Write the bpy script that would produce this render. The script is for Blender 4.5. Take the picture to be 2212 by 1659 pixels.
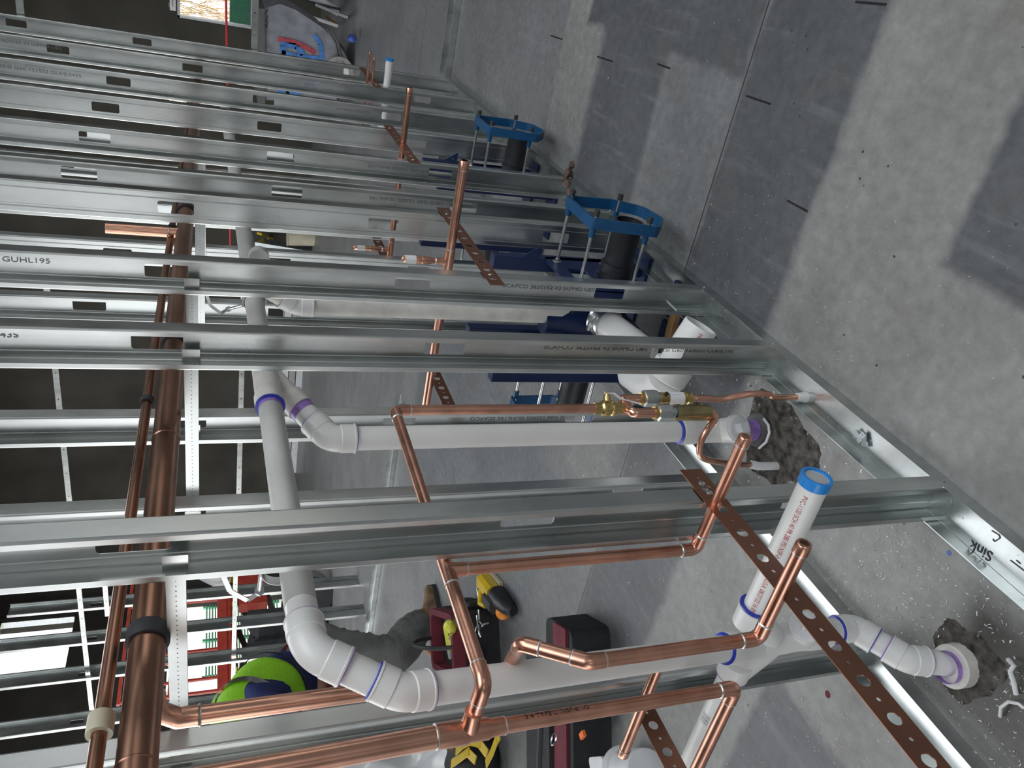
import bpy, bmesh, math, random
from mathutils import Vector, Matrix
from mathutils.geometry import tessellate_polygon
from math import sin, cos, pi, radians, sqrt, atan2
random.seed(7)
for o in list(bpy.data.objects): bpy.data.objects.remove(o)
S = bpy.context.scene
COL = S.collection

# ------------------------------------------------------------------ camera
CAMP = Vector((0, -0.81, 1.5)); FPX = 1681.5; CX, CY = 1106.0, 829.5
_p, _y, _r = radians(21.0), radians(30.61), radians(0.237)
VF = Vector((cos(_p)*cos(_y), cos(_p)*sin(_y), -sin(_p)))
_R = Vector((sin(_y), -cos(_y), 0)); _U = _R.cross(VF)
VR = _R*cos(_r) + _U*sin(_r); VU = -_R*sin(_r) + _U*cos(_r)
cd = bpy.data.cameras.new('camera'); cam = bpy.data.objects.new('camera', cd); COL.objects.link(cam)
cd.sensor_width = 36; cd.lens = FPX/2212*36; cd.clip_start = .02; cd.clip_end = 200
M = Matrix((( -VU.x, VR.x, -VF.x, CAMP.x), (-VU.y, VR.y, -VF.y, CAMP.y), (-VU.z, VR.z, -VF.z, CAMP.z), (0, 0, 0, 1)))
cam.matrix_world = M
S.camera = cam
def ray(x, y): return VF*FPX + VR*(CY-y) - VU*(x-CX)
def P(x, y, X=None, Y=None, Z=None):
    """the point of the real plane X=, Y= or Z= that the photograph shows at this pixel"""
    d = ray(x, y)
    if X is not None: t = (X-CAMP.x)/d.x
    elif Y is not None: t = (Y-CAMP.y)/d.y
    else: t = (Z-CAMP.z)/d.z
    return CAMP + d*t

# ------------------------------------------------------------------ light
S.view_settings.view_transform = 'Standard'; S.view_settings.look = 'None'
S.view_settings.gamma = 1; S.view_settings.use_curve_mapping = False
S.view_settings.exposure = 0.0
W = bpy.data.worlds.new('world'); S.world = W; W.use_nodes = True
nt = W.node_tree; nt.nodes.clear()
bg = nt.nodes.new('ShaderNodeBackground'); wo = nt.nodes.new('ShaderNodeOutputWorld')
tc = nt.nodes.new('ShaderNodeTexCoord'); sx = nt.nodes.new('ShaderNodeSeparateXYZ'); cr = nt.nodes.new('ShaderNodeValToRGB')
nt.links.new(tc.outputs['Generated'], sx.inputs[0]); nt.links.new(sx.outputs['Z'], cr.inputs[0])
cr.color_ramp.elements[0].position = 0.0; cr.color_ramp.elements[0].color = (1.0, .97, .92, 1)
cr.color_ramp.elements[1].position = .25; cr.color_ramp.elements[1].color = (.86, .93, 1.0, 1)
nt.links.new(cr.outputs[0], bg.inputs[0]); bg.inputs[1].default_value = 1.5
nt.links.new(bg.outputs[0], wo.inputs[0])
sl = bpy.data.lights.new('sun', 'SUN'); sl.energy = 7.0; sl.angle = radians(1); sl.color = (1, .93, .82)
so = bpy.data.objects.new('sun', sl); COL.objects.link(so); so.rotation_euler = Vector((.48, .14, -.87)).to_track_quat('-Z', 'Y').to_euler(); so.location = (-8, -4, 14)
def area(name, loc, target, sx_, sy_, e, col):
    l = bpy.data.lights.new(name, 'AREA'); l.shape = 'RECTANGLE'; l.size = sx_; l.size_y = sy_; l.energy = e; l.color = col
    o = bpy.data.objects.new(name, l); COL.objects.link(o); o.location = loc
    o.rotation_euler = (Vector(target)-Vector(loc)).to_track_quat('-Z', 'Y').to_euler(); return o
area('daylight_front', (2.5, -6.6, 2.8), (2.0, 0, .5), 10, 3.0, 22, (.95, .98, 1.0))
area('daylight_left', (-6.9, 2.6, 2.5), (1.5, .8, .6), 11, 3.4, 230, (.97, .98, 1.0))
area('daylight_back', (1.0, 11.6, 2.6), (2.0, 2.0, .3), 12, 3.6, 330, (1.0, .985, .95))
area('ceiling_fill_far', (5.5, 5.5, 5.5), (5.5, 5.5, 0), 7, 5, 360, (.94, .97, 1.0))  # unseen fill light, added to brighten the floor beyond the chase
area('ceiling_fill_near', (1.0, -2.6, 5.5), (1.4, -1.0, 0), 6, 3.5, 275, (.93, .97, 1.0))  # unseen fill light, added overhead to lift the floor in front

# ------------------------------------------------------------------ materials
MAT = {}
def mat(name, col, rough=.5, metal=0, var=.08, scale=8, bump=0, bscale=60, spec=.5, col2=None, stretch=None, rvar=0, trans=0, alpha=1):
    m = bpy.data.materials.new(name); m.use_nodes = True; t = m.node_tree; b = t.nodes['Principled BSDF']
    b.inputs['Metallic'].default_value = metal; b.inputs['Roughness'].default_value = rough
    b.inputs['Specular IOR Level'].default_value = spec
    if trans: b.inputs['Transmission Weight'].default_value = trans
    if alpha < 1: b.inputs['Alpha'].default_value = alpha
    tcn = t.nodes.new('ShaderNodeTexCoord'); mp = t.nodes.new('ShaderNodeMapping')
    t.links.new(tcn.outputs['Object'], mp.inputs[0])
    if stretch: mp.inputs['Scale'].default_value = stretch
    n = t.nodes.new('ShaderNodeTexNoise'); n.inputs['Scale'].default_value = scale; n.inputs['Detail'].default_value = 5
    t.links.new(mp.outputs[0], n.inputs['Vector'])
    r = t.nodes.new('ShaderNodeValToRGB'); t.links.new(n.outputs['Fac'], r.inputs[0])
    c2 = col2 or tuple(min(1, c*(1+var)) for c in col)
    r.color_ramp.elements[0].position = .35; r.color_ramp.elements[1].position = .65
    r.color_ramp.elements[0].color = (*[c*(1-var) for c in col], 1); r.color_ramp.elements[1].color = (*c2, 1)
    t.links.new(r.outputs[0], b.inputs['Base Color'])
    if rvar:
        mr = t.nodes.new('ShaderNodeMapRange'); t.links.new(n.outputs['Fac'], mr.inputs[0])
        mr.inputs['To Min'].default_value = rough-rvar; mr.inputs['To Max'].default_value = rough+rvar
        t.links.new(mr.outputs[0], b.inputs['Roughness'])
    if bump:
        n2 = t.nodes.new('ShaderNodeTexNoise'); n2.inputs['Scale'].default_value = bscale; n2.inputs['Detail'].default_value = 4
        t.links.new(mp.outputs[0], n2.inputs['Vector'])
        bn = t.nodes.new('ShaderNodeBump'); bn.inputs['Strength'].default_value = bump; bn.inputs['Distance'].default_value = .01
        t.links.new(n2.outputs['Fac'], bn.inputs['Height']); t.links.new(bn.outputs[0], b.inputs['Normal'])
    MAT[name] = m; return m
mat('galvanised', (.60, .63, .625), .30, 1, .12, 14, .03, 900, rvar=.08, stretch=(1, 1, .35))
mat('galvanised_dull', (.50, .53, .55), .45, 1, .15, 9, .05, 200, rvar=.08)
mat('copper', (.70, .37, .27), .30, 1, .14, 18, .02, 80, rvar=.07)
mat('copper_bright', (.80, .44, .32), .26, 1, .08, 12, rvar=.06)
mat('copper_aged', (.36, .195, .135), .30, 1, .16, 7, .01, 60, rvar=.06)
mat('copper_strap', (.34, .165, .11), .42, 1, .10, 10, rvar=.06)
mat('solder', (.72, .72, .70), .35, 1)
mat('brass', (.62, .47, .20), .27, 1, .12, 25)
mat('bronze', (.40, .33, .17), .34, 1, .2, 25)
mat('zinc', (.66, .68, .68), .28, 1, .1, 30)
mat('pvc_white', (.80, .80, .79), .33, 0, .03, 6, .01, 40)
mat('pvc_dirty', (.70, .68, .64), .38, 0, .14, 14, .02, 60)
mat('pvc_grey', (.50, .50, .485), .42, 0, .08, 7, .02, 40)
mat('pvc_inner', (.74, .73, .70), .5)
mat('primer_purple', (.33, .20, .55), .4, 0, .2, 60)
mat('cement_blue', (.03, .05, .42), .28)
mat('cap_blue', (.02, .26, .72), .25, 0, .05)
mat('label_blue', (.05, .10, .45), .4)
mat('red_print', (.65, .12, .12), .5)
mat('dark_ink', (.05, .05, .06), .5)
mat('faint_ink', (.24, .26, .27), .5, .6)
mat('carrier_blue', (.004, .070, .185), .38, 0, .10, 12, .05, 90)
mat('carrier_navy', (.006, .018, .075), .42, 0, .15, 12, .05, 90)
mat('black_iron', (.018, .019, .024), .45, 0, .2, 12, .2, 120)
mat('black_rubber', (.03, .031, .036), .6)
mat('black_fabric', (.018, .019, .022), .8, 0, .3, 12, .4, 120)
mat('maroon_fabric', (.16, .02, .035), .8, 0, .2, 12, .3, 200)
mat('grey_fabric', (.17, .175, .165), .9, 0, .22, 6, .5, 60)
mat('navy_fabric', (.012, .022, .12), .85, 0, .2, 8, .4, 60)
mat('hivis', (.30, .68, .02), .8, 0, .1, 6, .4, 60)
mat('yellow_plastic', (.72, .50, .02), .4)
mat('yellow_print', (.75, .74, .08), .4)
mat('orange_plastic', (.90, .17, .02), .4)
mat('orange_peel', (.90, .30, .02), .4, 0, .05, 20, .2, 300)
mat('white_plastic', (.75, .77, .79), .4)
mat('cream_plastic', (.60, .55, .42), .5)
mat('paper_white', (.82, .82, .82), .6)
mat('wood', (.28, .16, .07), .7, 0, .3, 12, .2, 60, stretch=(1, 1, 8))
mat('red_steel', (.42, .055, .035), .42, 0, .15, 8)
mat('red_rope', (.55, .03, .04), .6)
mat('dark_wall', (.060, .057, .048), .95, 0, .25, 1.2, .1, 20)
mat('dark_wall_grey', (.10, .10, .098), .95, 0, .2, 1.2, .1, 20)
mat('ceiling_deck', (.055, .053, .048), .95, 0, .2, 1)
mat('concrete_wall', (.30, .31, .32), .9, 0, .12, 2, .1, 30)
mat('tub_grey', (.23, .24, .27), .6, 0, .22, 7, .1, 40)
mat('tub_dark', (.12, .12, .12), .7, 0, .2, 7, .1, 40)
mat('paint_red', (.42, .06, .08), .5, 0, .15, 18)
mat('paint_blue', (.06, .20, .52), .5, 0, .2, 18)
mat('putty', (.17, .10, .08), .7, 0, .5, 60, 1.0, 120)
mat('soil', (.045, .040, .032), .9, 0, .5, 40, .6, 150, col2=(.13, .12, .105))
mat('shaving', (.80, .80, .80), .5)
mat('rust_brown', (.20, .11, .06), .8, 0, .4, 60, .8, 120)
mat('green_mesh', (.12, .38, .25), .6)
mat('green_net', (.20, .55, .30), .7)
mat('dry_grass', (.52, .36, .20), .9, 0, .4, 12, .4, 40)
mat('asphalt', (.45, .43, .38), .9)
mat('vehicle_blue', (.01, .16, .70), .3)
mat('clear_film', (.75, .78, .80), .15, 0, .02, 6, .3, 12, trans=.55)
mat('poly_bag', (.72, .73, .74), .30, 0, .06, 6, .5, 9)
mat('skin', (.45, .27, .20), .6)
mat('boot_leather', (.20, .13, .07), .7, 0, .3, 20, .3, 60)
mat('ceramic_grey', (.33, .31, .29), .8, 0, .2, 20, .3, 90)

def rects_material(name, base, base2, rects, rough, joints):
    """concrete: mottled base, rectangular patches of other cast tones, thin joints; all in world coordinates"""
    m = bpy.data.materials.new(name); m.use_nodes = True; t = m.node_tree; b = t.nodes['Principled BSDF']; L = t.links.new
    N = t.nodes.new
    g = N('ShaderNodeNewGeometry'); sp = N('ShaderNodeSeparateXYZ')
    nw = N('ShaderNodeTexNoise'); nw.inputs['Scale'].default_value = 9; nw.inputs['Detail'].default_value = 4
    L(g.outputs['Position'], nw.inputs['Vector'])
    ws = N('ShaderNodeVectorMath'); ws.operation = 'SCALE'; ws.inputs['Scale'].default_value = .05; L(nw.outputs['Color'], ws.inputs[0])
    wa = N('ShaderNodeVectorMath'); wa.operation = 'ADD'; L(g.outputs['Position'], wa.inputs[0]); L(ws.outputs[0], wa.inputs[1])
    L(wa.outputs[0], sp.inputs[0])
    sj = N('ShaderNodeSeparateXYZ'); L(g.outputs['Position'], sj.inputs[0])
    def mth(op, a, b_, c=None):
        n = N('ShaderNodeMath'); n.operation = op
        for i, v in enumerate((a, b_, c)):
            if v is None: continue
            if isinstance(v, (int, float)): n.inputs[i].default_value = v
            else: L(v, n.inputs[i])
        return n.outputs[0]
    def noise(sc, det=6, vec=None):
        n = N('ShaderNodeTexNoise'); n.inputs['Scale'].default_value = sc; n.inputs['Detail'].default_value = det; n.inputs['Roughness'].default_value = .65
        L(vec or g.outputs['Position'], n.inputs['Vector']); return n.outputs['Fac']
    def ramp(f, p0, c0, p1, c1):
        r = N('ShaderNodeValToRGB'); L(f, r.inputs[0]); e = r.color_ramp.elements
        e[0].position = p0; e[1].position = p1; e[0].color = (*c0, 1); e[1].color = (*c1, 1); return r.outputs[0]
    def mix(fac, a, b_, typ='MIX'):
        n = N('ShaderNodeMix'); n.data_type = 'RGBA'; n.blend_type = typ
        if isinstance(fac, float): n.inputs[0].default_value = fac
        else: L(fac, n.inputs[0])
        for i, v in ((6, a), (7, b_)):
            if isinstance(v, tuple): n.inputs[i].default_value = (*v, 1)
            else: L(v, n.inputs[i])
        return n.outputs[2]
    # the slab axes are turned a little against nothing: X and Y are the joints
    col = ramp(noise(1.6), .35, base, .68, base2)
    for (x0, x1, y0, y1, c, soft) in rects:
        ax = mth('MULTIPLY', mth('SUBTRACT', sp.outputs[0], x0+.025), 1/soft); bx = mth('MULTIPLY', mth('SUBTRACT', x1+.025, sp.outputs[0]), 1/soft)
        ay = mth('MULTIPLY', mth('SUBTRACT', sp.outputs[1], y0+.025), 1/soft); by = mth('MULTIPLY', mth('SUBTRACT', y1+.025, sp.outputs[1]), 1/soft)
        mk = mth('MINIMUM', mth('MINIMUM', ax, bx), mth('MINIMUM', ay, by))
        cl = N('ShaderNodeClamp'); L(mk, cl.inputs[0])
        cc = ramp(noise(3.1), .3, tuple(v*.88 for v in c), .7, tuple(v*1.14 for v in c))
        col = mix(cl.outputs[0], col, cc)
    col = mix(.75, col, ramp(noise(26, 5), .32, (.72, .72, .72), .66, (1.12, 1.12, 1.12)), 'MULTIPLY')
    # brown stains, dark pits, grey trowel streaks
    col = mix(ramp(noise(4.2, 7), .58, (0, 0, 0), .74, (.5, .5, .5)), col, (.15, .125, .095))
    vo = N('ShaderNodeTexVoronoi'); vo.inputs['Scale'].default_value = 24; L(g.outputs['Position'], vo.inputs['Vector'])
    pit = mth('MULTIPLY', mth('LESS_THAN', vo.outputs['Distance'], .09), mth('GREATER_THAN', noise(5), .56))
    col = mix(pit, col, (.05, .047, .042))
    mp = N('ShaderNodeMapping'); mp.inputs['Rotation'].default_value = (0, 0, .9); mp.inputs['Scale'].default_value = (1, 9, 1); L(g.outputs['Position'], mp.inputs[0])
    col = mix(ramp(noise(2.2, 5, mp.outputs[0]), .55, (0, 0, 0), .8, (.35, .35, .35)), col, (.34, .35, .36))
    for (ax_, v, w) in joints:
        d = mth('ABSOLUTE', mth('SUBTRACT', sj.outputs[ax_], v), 0)
        col = mix(mth('LESS_THAN', d, w), col, (.055, .052, .048))
    L(col, b.inputs['Base Color'])
    mr = N('ShaderNodeMapRange'); L(noise(2.5), mr.inputs[0]); mr.inputs['To Min'].default_value = rough-.14; mr.inputs['To Max'].default_value = rough+.15
    L(mr.outputs[0], b.inputs['Roughness'])
    bn = N('ShaderNodeBump'); bn.inputs['Strength'].default_value = .25; bn.inputs['Distance'].default_value = .004
    L(noise(45, 8), bn.inputs['Height']); L(bn.outputs[0], b.inputs['Normal'])
    MAT[name] = m; return m

# ------------------------------------------------------------------ mesh helpers
def V(*a): return Vector(a)
def frame(d):
    d = d.normalized(); a = Vector((0, 0, 1)) if abs(d.z) < .9 else Vector((1, 0, 0))
    u = d.cross(a).normalized(); return u, d.cross(u).normalized()
class MB:
    def __init__(s): s.v = []; s.f = []
    def add(s, vs, fs):
        n = len(s.v); s.v += [Vector(v) for v in vs]; s.f += [tuple(i+n for i in f) for f in fs]; return s
    def box(s, a, b):
        x0, y0, z0 = a; x1, y1, z1 = b
        return s.add([(x0, y0, z0), (x1, y0, z0), (x1, y1, z0), (x0, y1, z0), (x0, y0, z1), (x1, y0, z1), (x1, y1, z1), (x0, y1, z1)],
                     [(0, 3, 2, 1), (4, 5, 6, 7), (0, 1, 5, 4), (1, 2, 6, 5), (2, 3, 7, 6), (3, 0, 4, 7)])
    def bar(s, p0, p1, w, h, up=None, c=.0):
        """a rectangular bar from p0 to p1, w across, h along 'up'"""
        p0 = Vector(p0); p1 = Vector(p1); d = (p1-p0).normalized()
        up = Vector(up) if up else (Vector((0, 0, 1)) if abs(d.z) < .9 else Vector((0, 1, 0)))
        a = d.cross(up).normalized(); u = a.cross(d).normalized()
        q = [(-w/2+c, -h/2), (w/2-c, -h/2), (w/2, -h/2+c), (w/2, h/2-c), (w/2-c, h/2), (-w/2+c, h/2), (-w/2, h/2-c), (-w/2, -h/2+c)] if c else [(-w/2, -h/2), (w/2, -h/2), (w/2, h/2), (-w/2, h/2)]
        n = len(q)
        return s.add([p0+a*x+u*y for x, y in q]+[p1+a*x+u*y for x, y in q], [tuple(range(n))[::-1], tuple(range(n, 2*n))]+[(i, (i+1) % n, n+(i+1) % n, n+i) for i in range(n)])
    def lathe(s, p0, d, prof, seg=28, cap0=True, cap1=True):
        """rings (t, r) along the direction d from p0"""
        d = Vector(d).normalized(); u, w = frame(d); p0 = Vector(p0); vs = []; fs = []; n = len(prof)
        for t, r in prof:
            for k in range(seg):
                a = 2*pi*k/seg; vs.append(p0+d*t+u*(r*cos(a))+w*(r*sin(a)))
        for i in range(n-1):
            for k in range(seg):
                k2 = (k+1) % seg; fs.append((i*seg+k, i*seg+k2, (i+1)*seg+k2, (i+1)*seg+k))
        if cap0: fs.append(tuple(range(seg))[::-1])
        if cap1: fs.append(tuple((n-1)*seg+k for k in range(seg)))
        return s.add(vs, fs)
    def tube(s, pts, r, seg=24, caps=True, rfun=None):
        pts = [Vector(p) for p in pts]; T = []
        for i in range(len(pts)):
            a = pts[i]-pts[i-1] if i else pts[1]-pts[0]; b = pts[i+1]-pts[i] if i < len(pts)-1 else a
            T.append((a.normalized()+b.normalized()).normalized())
        u, w = frame(T[0]); vs = []; fs = []
        for i, p in enumerate(pts):
            if i:
                q = T[i-1].rotation_difference(T[i]); u = q @ u; w = q @ w
            rr = rfun(i/(len(pts)-1)) if rfun else r
            for k in range(seg):
                a = 2*pi*k/seg; vs.append(p+u*(rr*cos(a))+w*(rr*sin(a)))
        n = len(pts)
        for i in range(n-1):
            for k in range(seg):
                k2 = (k+1) % seg; fs.append((i*seg+k, i*seg+k2, (i+1)*seg+k2, (i+1)*seg+k))
        if caps: fs.append(tuple(range(seg))[::-1]); fs.append(tuple((n-1)*seg+k for k in range(seg)))
        return s.add(vs, fs)
    def ball(s, c, rx, ry=None, rz=None, seg=20, rings=12, m=None):
        ry = ry or rx; rz = rz or rx; vs = []; fs = []
        for i in range(rings+1):
            th = pi*i/rings
            for k in range(seg):
                a = 2*pi*k/seg; v = Vector((rx*sin(th)*cos(a), ry*sin(th)*sin(a), rz*cos(th)))
                if m: v = m @ v
                vs.append(Vector(c)+v)
        for i in range(rings):
            for k in range(seg):
                k2 = (k+1) % seg; fs.append((i*seg+k, (i+1)*seg+k, (i+1)*seg+k2, i*seg+k2))
        return s.add(vs, fs)
    def plate(s, loops, o, ax, ay, t):
        """flat plate with holes: loops of 2D points, outer first; o origin, ax/ay unit axes, thickness t along ax x ay"""
        o = Vector(o); ax = Vector(ax); ay = Vector(ay); n = ax.cross(ay).normalized()*t
        loops = [list(l) for l in loops]
        def area_(l): return sum(l[i][0]*l[(i+1) % len(l)][1]-l[(i+1) % len(l)][0]*l[i][1] for i in range(len(l)))
        if area_(loops[0]) < 0: loops[0].reverse()
        for l in loops[1:]:
            if area_(l) > 0: l.reverse()
        flat = [p for l in loops for p in l]
        tri = tessellate_polygon([[Vector((x, y, 0)) for x, y in l] for l in loops])
        N_ = len(flat); vs = [o+ax*x+ay*y for x, y in flat]; vs += [v+n for v in vs]; fs = []
        for a, b, c in tri:
            A, B, C_ = flat[a], flat[b], flat[c]
            if (B[0]-A[0])*(C_[1]-A[1])-(B[1]-A[1])*(C_[0]-A[0]) < 0: b, c = c, b
            fs.append((c, b, a)); fs.append((a+N_, b+N_, c+N_))
        k = 0
        for l in loops:
            m_ = len(l)
            for i in range(m_):
                a, b = k+i, k+(i+1) % m_; fs.append((a, b, b+N_, a+N_))
            k += m_
        return s.add(vs, fs)
    def sheet(s, prof, t, o, ax, ay, d):
        """thin folded sheet: 2D profile polyline swept along vector d with thickness t"""
        o = Vector(o); ax = Vector(ax); ay = Vector(ay); d = Vector(d); n = len(prof); off = []
        for i in range(n):
            a = Vector(prof[i])-Vector(prof[i-1]) if i else None; b = Vector(prof[i+1])-Vector(prof[i]) if i < n-1 else None
            na = Vector((-a.y, a.x)).normalized() if a else None; nb = Vector((-b.y, b.x)).normalized() if b else None
            if na and nb:
                m_ = (na+nb); m_ = m_.normalized() if m_.length > 1e-6 else na; m_ = m_/max(.5, m_.dot(na))
            else: m_ = na or nb
            off.append(Vector(prof[i])+m_*t)
        ring = [Vector(p) for p in prof]+off[::-1]; m2 = len(ring)
        A = [o+ax*p.x+ay*p.y for p in ring]; B = [p+d for p in A]
        fs = [(i, (i+1) % m2, m2+(i+1) % m2, m2+i) for i in range(m2)]
        for i in range(n-1):
            fs.append((i, m2-1-i, m2-2-i, i+1)); fs.append((m2+i+1, m2+m2-2-i, m2+m2-1-i, m2+i))
        return s.add(A+B, fs)
    def build(s, name, m, parent=None, smooth=True, ang=35, kind=None):
        me = bpy.data.meshes.new(name); org = Vector((0, 0, 0))
        if parent is not None:
            q = parent
            while q is not None: org += q.location; q = q.parent
        me.from_pydata([tuple(v-org) for v in s.v], [], s.f); me.update()
        bm = bmesh.new(); bm.from_mesh(me); bmesh.ops.remove_doubles(bm, verts=bm.verts, dist=1e-6)
        bmesh.ops.recalc_face_normals(bm, faces=bm.faces); bm.to_mesh(me); bm.free()
        if smooth:
            me.shade_smooth(); me.set_sharp_from_angle(angle=radians(ang))
        me.materials.append(MAT[m] if isinstance(m, str) else m)
        o = bpy.data.objects.new(name, me); COL.objects.link(o)
        if parent is not None: o.parent = parent
        if kind: o['kind'] = kind
        return o
def thing(name, label, cat, loc=(0, 0, 0), group=None):
    o = bpy.data.objects.new(name, None); COL.objects.link(o); o.location = loc; o.empty_display_size = .05
    o['label'] = label; o['category'] = cat
    if group: o['group'] = group
    return o
def tag(o, label, cat, group=None, kind=None):
    o['label'] = label; o['category'] = cat
    if group: o['group'] = group
    if kind: o['kind'] = kind
    return o
def struct(o): o['kind'] = 'structure'; return o
def rrect(x0, y0, x1, y1, r, n=4):
    out = []
    for cx_, cy_, a0 in ((x1-r, y1-r, 0), (x0+r, y1-r, pi/2), (x0+r, y0+r, pi), (x1-r, y0+r, 1.5*pi)):
        for i in range(n+1):
            a = a0+pi/2*i/n; out.append((cx_+r*cos(a), cy_+r*sin(a)))
    return out
def circ(x, y, r, n=24, ry=None): return [(x+r*cos(2*pi*i/n), y+(ry or r)*sin(2*pi*i/n)) for i in range(n)]
def fillet(a, b, c, rad, n=8):
    """points of the arc that rounds corner b"""
    a, b, c = Vector(a), Vector(b), Vector(c); u = (a-b).normalized(); w = (c-b).normalized()
    th = u.angle(w); d = rad/math.tan(th/2); p0 = b+u*d; p1 = b+w*d; cen = b+(u+w).normalized()*(rad/sin(th/2)); out = []
    r0 = p0-cen; r1 = p1-cen; A = r0.angle(r1)
    for i in range(n+1):
        t = i/n; out.append(cen+(r0*sin((1-t)*A)+r1*sin(t*A))/sin(A))
    return out
def text(body, size, o, ax, ay, m, parent, name='printed_text', bold=0, cond=1.0):
    cu = bpy.data.curves.new('t', 'FONT'); cu.body = body; cu.size = size; cu.offset = bold; cu.extrude = .00004
    ob = bpy.data.objects.new('t', cu); COL.objects.link(ob); dg = bpy.context.evaluated_depsgraph_get()
    me = bpy.data.meshes.new_from_object(ob.evaluated_get(dg)); bpy.data.objects.remove(ob)
    me.name = name; ax = Vector(ax).normalized(); ay = Vector(ay).normalized(); az = ax.cross(ay); o = Vector(o); org = Vector((0, 0, 0))
    q = parent
    while q is not None: org += q.location; q = q.parent
    for v in me.vertices: v.co = o-org+ax*(v.co.x*cond)+ay*v.co.y+az*(v.co.z+.0004)
    me.materials.clear(); me.materials.append(MAT[m]); r = bpy.data.objects.new(name, me); COL.objects.link(r); r.parent = parent
    return r
def wrapped_text(body, size, p0, d, side, r, m, parent, name='printed_text', cond=1.0):
    """print along a pipe: p0 start on the axis, d along it, side = radial direction of the line of print"""
    d = Vector(d).normalized(); side = Vector(side); side = (side-d*side.dot(d)).normalized(); up = side.cross(d)
    o = text(body, size, (0, 0, 0), (1, 0, 0), (0, 1, 0), m, None, name, cond=cond)
    org = Vector((0, 0, 0)); q = parent
    while q is not None: org += q.location; q = q.parent
    for v in o.data.vertices:
        x, y = v.co.x, v.co.y-size*.35; a = y/r
        v.co = Vector(p0)-org+d*x+(side*cos(a)+up*sin(a))*(r+.0004)
    o.parent = parent; return o

# ================================================================== setting
DK = (.115, .120, .128); LT = (.27, .27, .262); MID = (.20, .205, .21)
rects_material('concrete_floor', (.175, .18, .185), (.235, .238, .235),
    [(1.67, 2.15, -3.2, 9, DK, .02), (2.15, 2.62, -.62, .9, MID, .03), (-3, 1.67, -5, 9, LT, .02), (2.62, 3.2, -5, .9, DK, .04), (3.2, 3.63, -5, -.1, LT, .03), (2.2, 2.62, .65, 1.15, LT, .06),
     (.2, 1.24, -1.4, -.38, DK, .03), (-.6, 1.16, .80, 1.35, DK, .03), (-.6, .82, .12, .452, (.085, .082, .075), .07), (2.15, 3.4, -3, -.6, DK, .03), (3.63, 5.4, -5, -.3, MID, .05), (2.5, 5.2, 1.2, 3.0, (.165, .175, .185), .1)], .42,
    [(0, 2.15, .0032), (0, 6.4, .004)])
fl = MB(); fl.add([(-8, -9, 0), (16, -9, 0), (16, 12.2, 0), (-8, 12.2, 0)], [(0, 1, 2, 3)])
struct(fl.build('floor', 'concrete_floor', smooth=False))
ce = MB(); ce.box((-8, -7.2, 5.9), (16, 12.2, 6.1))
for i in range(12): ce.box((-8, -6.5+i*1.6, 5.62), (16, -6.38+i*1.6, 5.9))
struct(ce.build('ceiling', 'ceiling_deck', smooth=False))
def wall_with_openings(name, m, axis, pos, a0, a1, z1, holes, t=.3):
    loops = [[(a0, 0), (a1, 0), (a1, z1), (a0, z1)]]+[[(h[0], h[1]), (h[2], h[1]), (h[2], h[3]), (h[0], h[3])] for h in holes]
    mb = MB()
    if axis == 'Y': mb.plate(loops, (0, pos, 0), (1, 0, 0), (0, 0, 1), -t)
    else: mb.plate(loops, (pos, 0, 0), (0, 1, 0), (0, 0, 1), t)
    return struct(mb.build(name, m, smooth=False))
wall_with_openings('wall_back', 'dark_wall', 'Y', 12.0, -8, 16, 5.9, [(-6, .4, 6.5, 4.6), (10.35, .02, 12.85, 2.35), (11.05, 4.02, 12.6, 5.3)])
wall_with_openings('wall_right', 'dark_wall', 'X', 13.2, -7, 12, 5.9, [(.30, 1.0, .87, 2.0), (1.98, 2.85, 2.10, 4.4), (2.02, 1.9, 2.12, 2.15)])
wall_with_openings('wall_left', 'concrete_wall', 'X', -7.5, -7, 12, 5.9, [(-5.5, 1.0, -2.5, 3.4), (5, 1.0, 9, 2.4)])
wall_with_openings('wall_front', 'concrete_wall', 'Y', -7.0, -8, 16, 5.9, [(-5, 1.0, -2, 3.6), (6, .1, 9, 4.0)])  # unseen wall with small openings, put in so the stud flanges reflect grey
og = MB(); og.add([(-40, 12.3, -.05), (60, 12.3, -.05), (60, 50, -.05), (-40, 50, -.05)], [(0, 1, 2, 3)]); og.add([(13.6, -40, -.05), (60, -40, -.05), (60, 12.3, -.05), (13.6, 12.3, -.05)], [(0, 1, 2, 3)])
og.add([(-40, -60, -.05), (13.6, -60, -.05), (13.6, -9, -.05), (-40, -9, -.05)], [(0, 1, 2, 3)])
o = og.build('ground', 'asphalt', smooth=False); struct(o)
# window frames of the two openings in the back wall and the one on the right
for n_, (x0, z0, x1, z1) in enumerate([(10.35, .02, 12.85, 2.35), (11.05, 4.02, 12.6, 5.3)]):
    f = MB()
    for a, b in (((x0-.05, z0), (x0+.05, z1)), ((x1-.05, z0), (x1+.05, z1))): f.box((a[0], 11.95, a[1]), (b[0], 12.1, b[1]))
    f.box((x0, 11.95, z1-.06), (x1, 12.1, z1+.06))
    struct(f.build('door_1' if n_ == 0 else 'window_1', 'zinc', smooth=False))
f = MB()
for a in ((.30, 1.0, .33, 2.0), (.84, 1.0, .87, 2.0), (.30, .97, .87, 1.0), (.30, 1.97, .87, 2.0)): f.box((13.15, a[0], a[1]), (13.3, a[2], a[3]))
struct(f.build('window_2', 'galvanised_dull', smooth=False))

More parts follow.
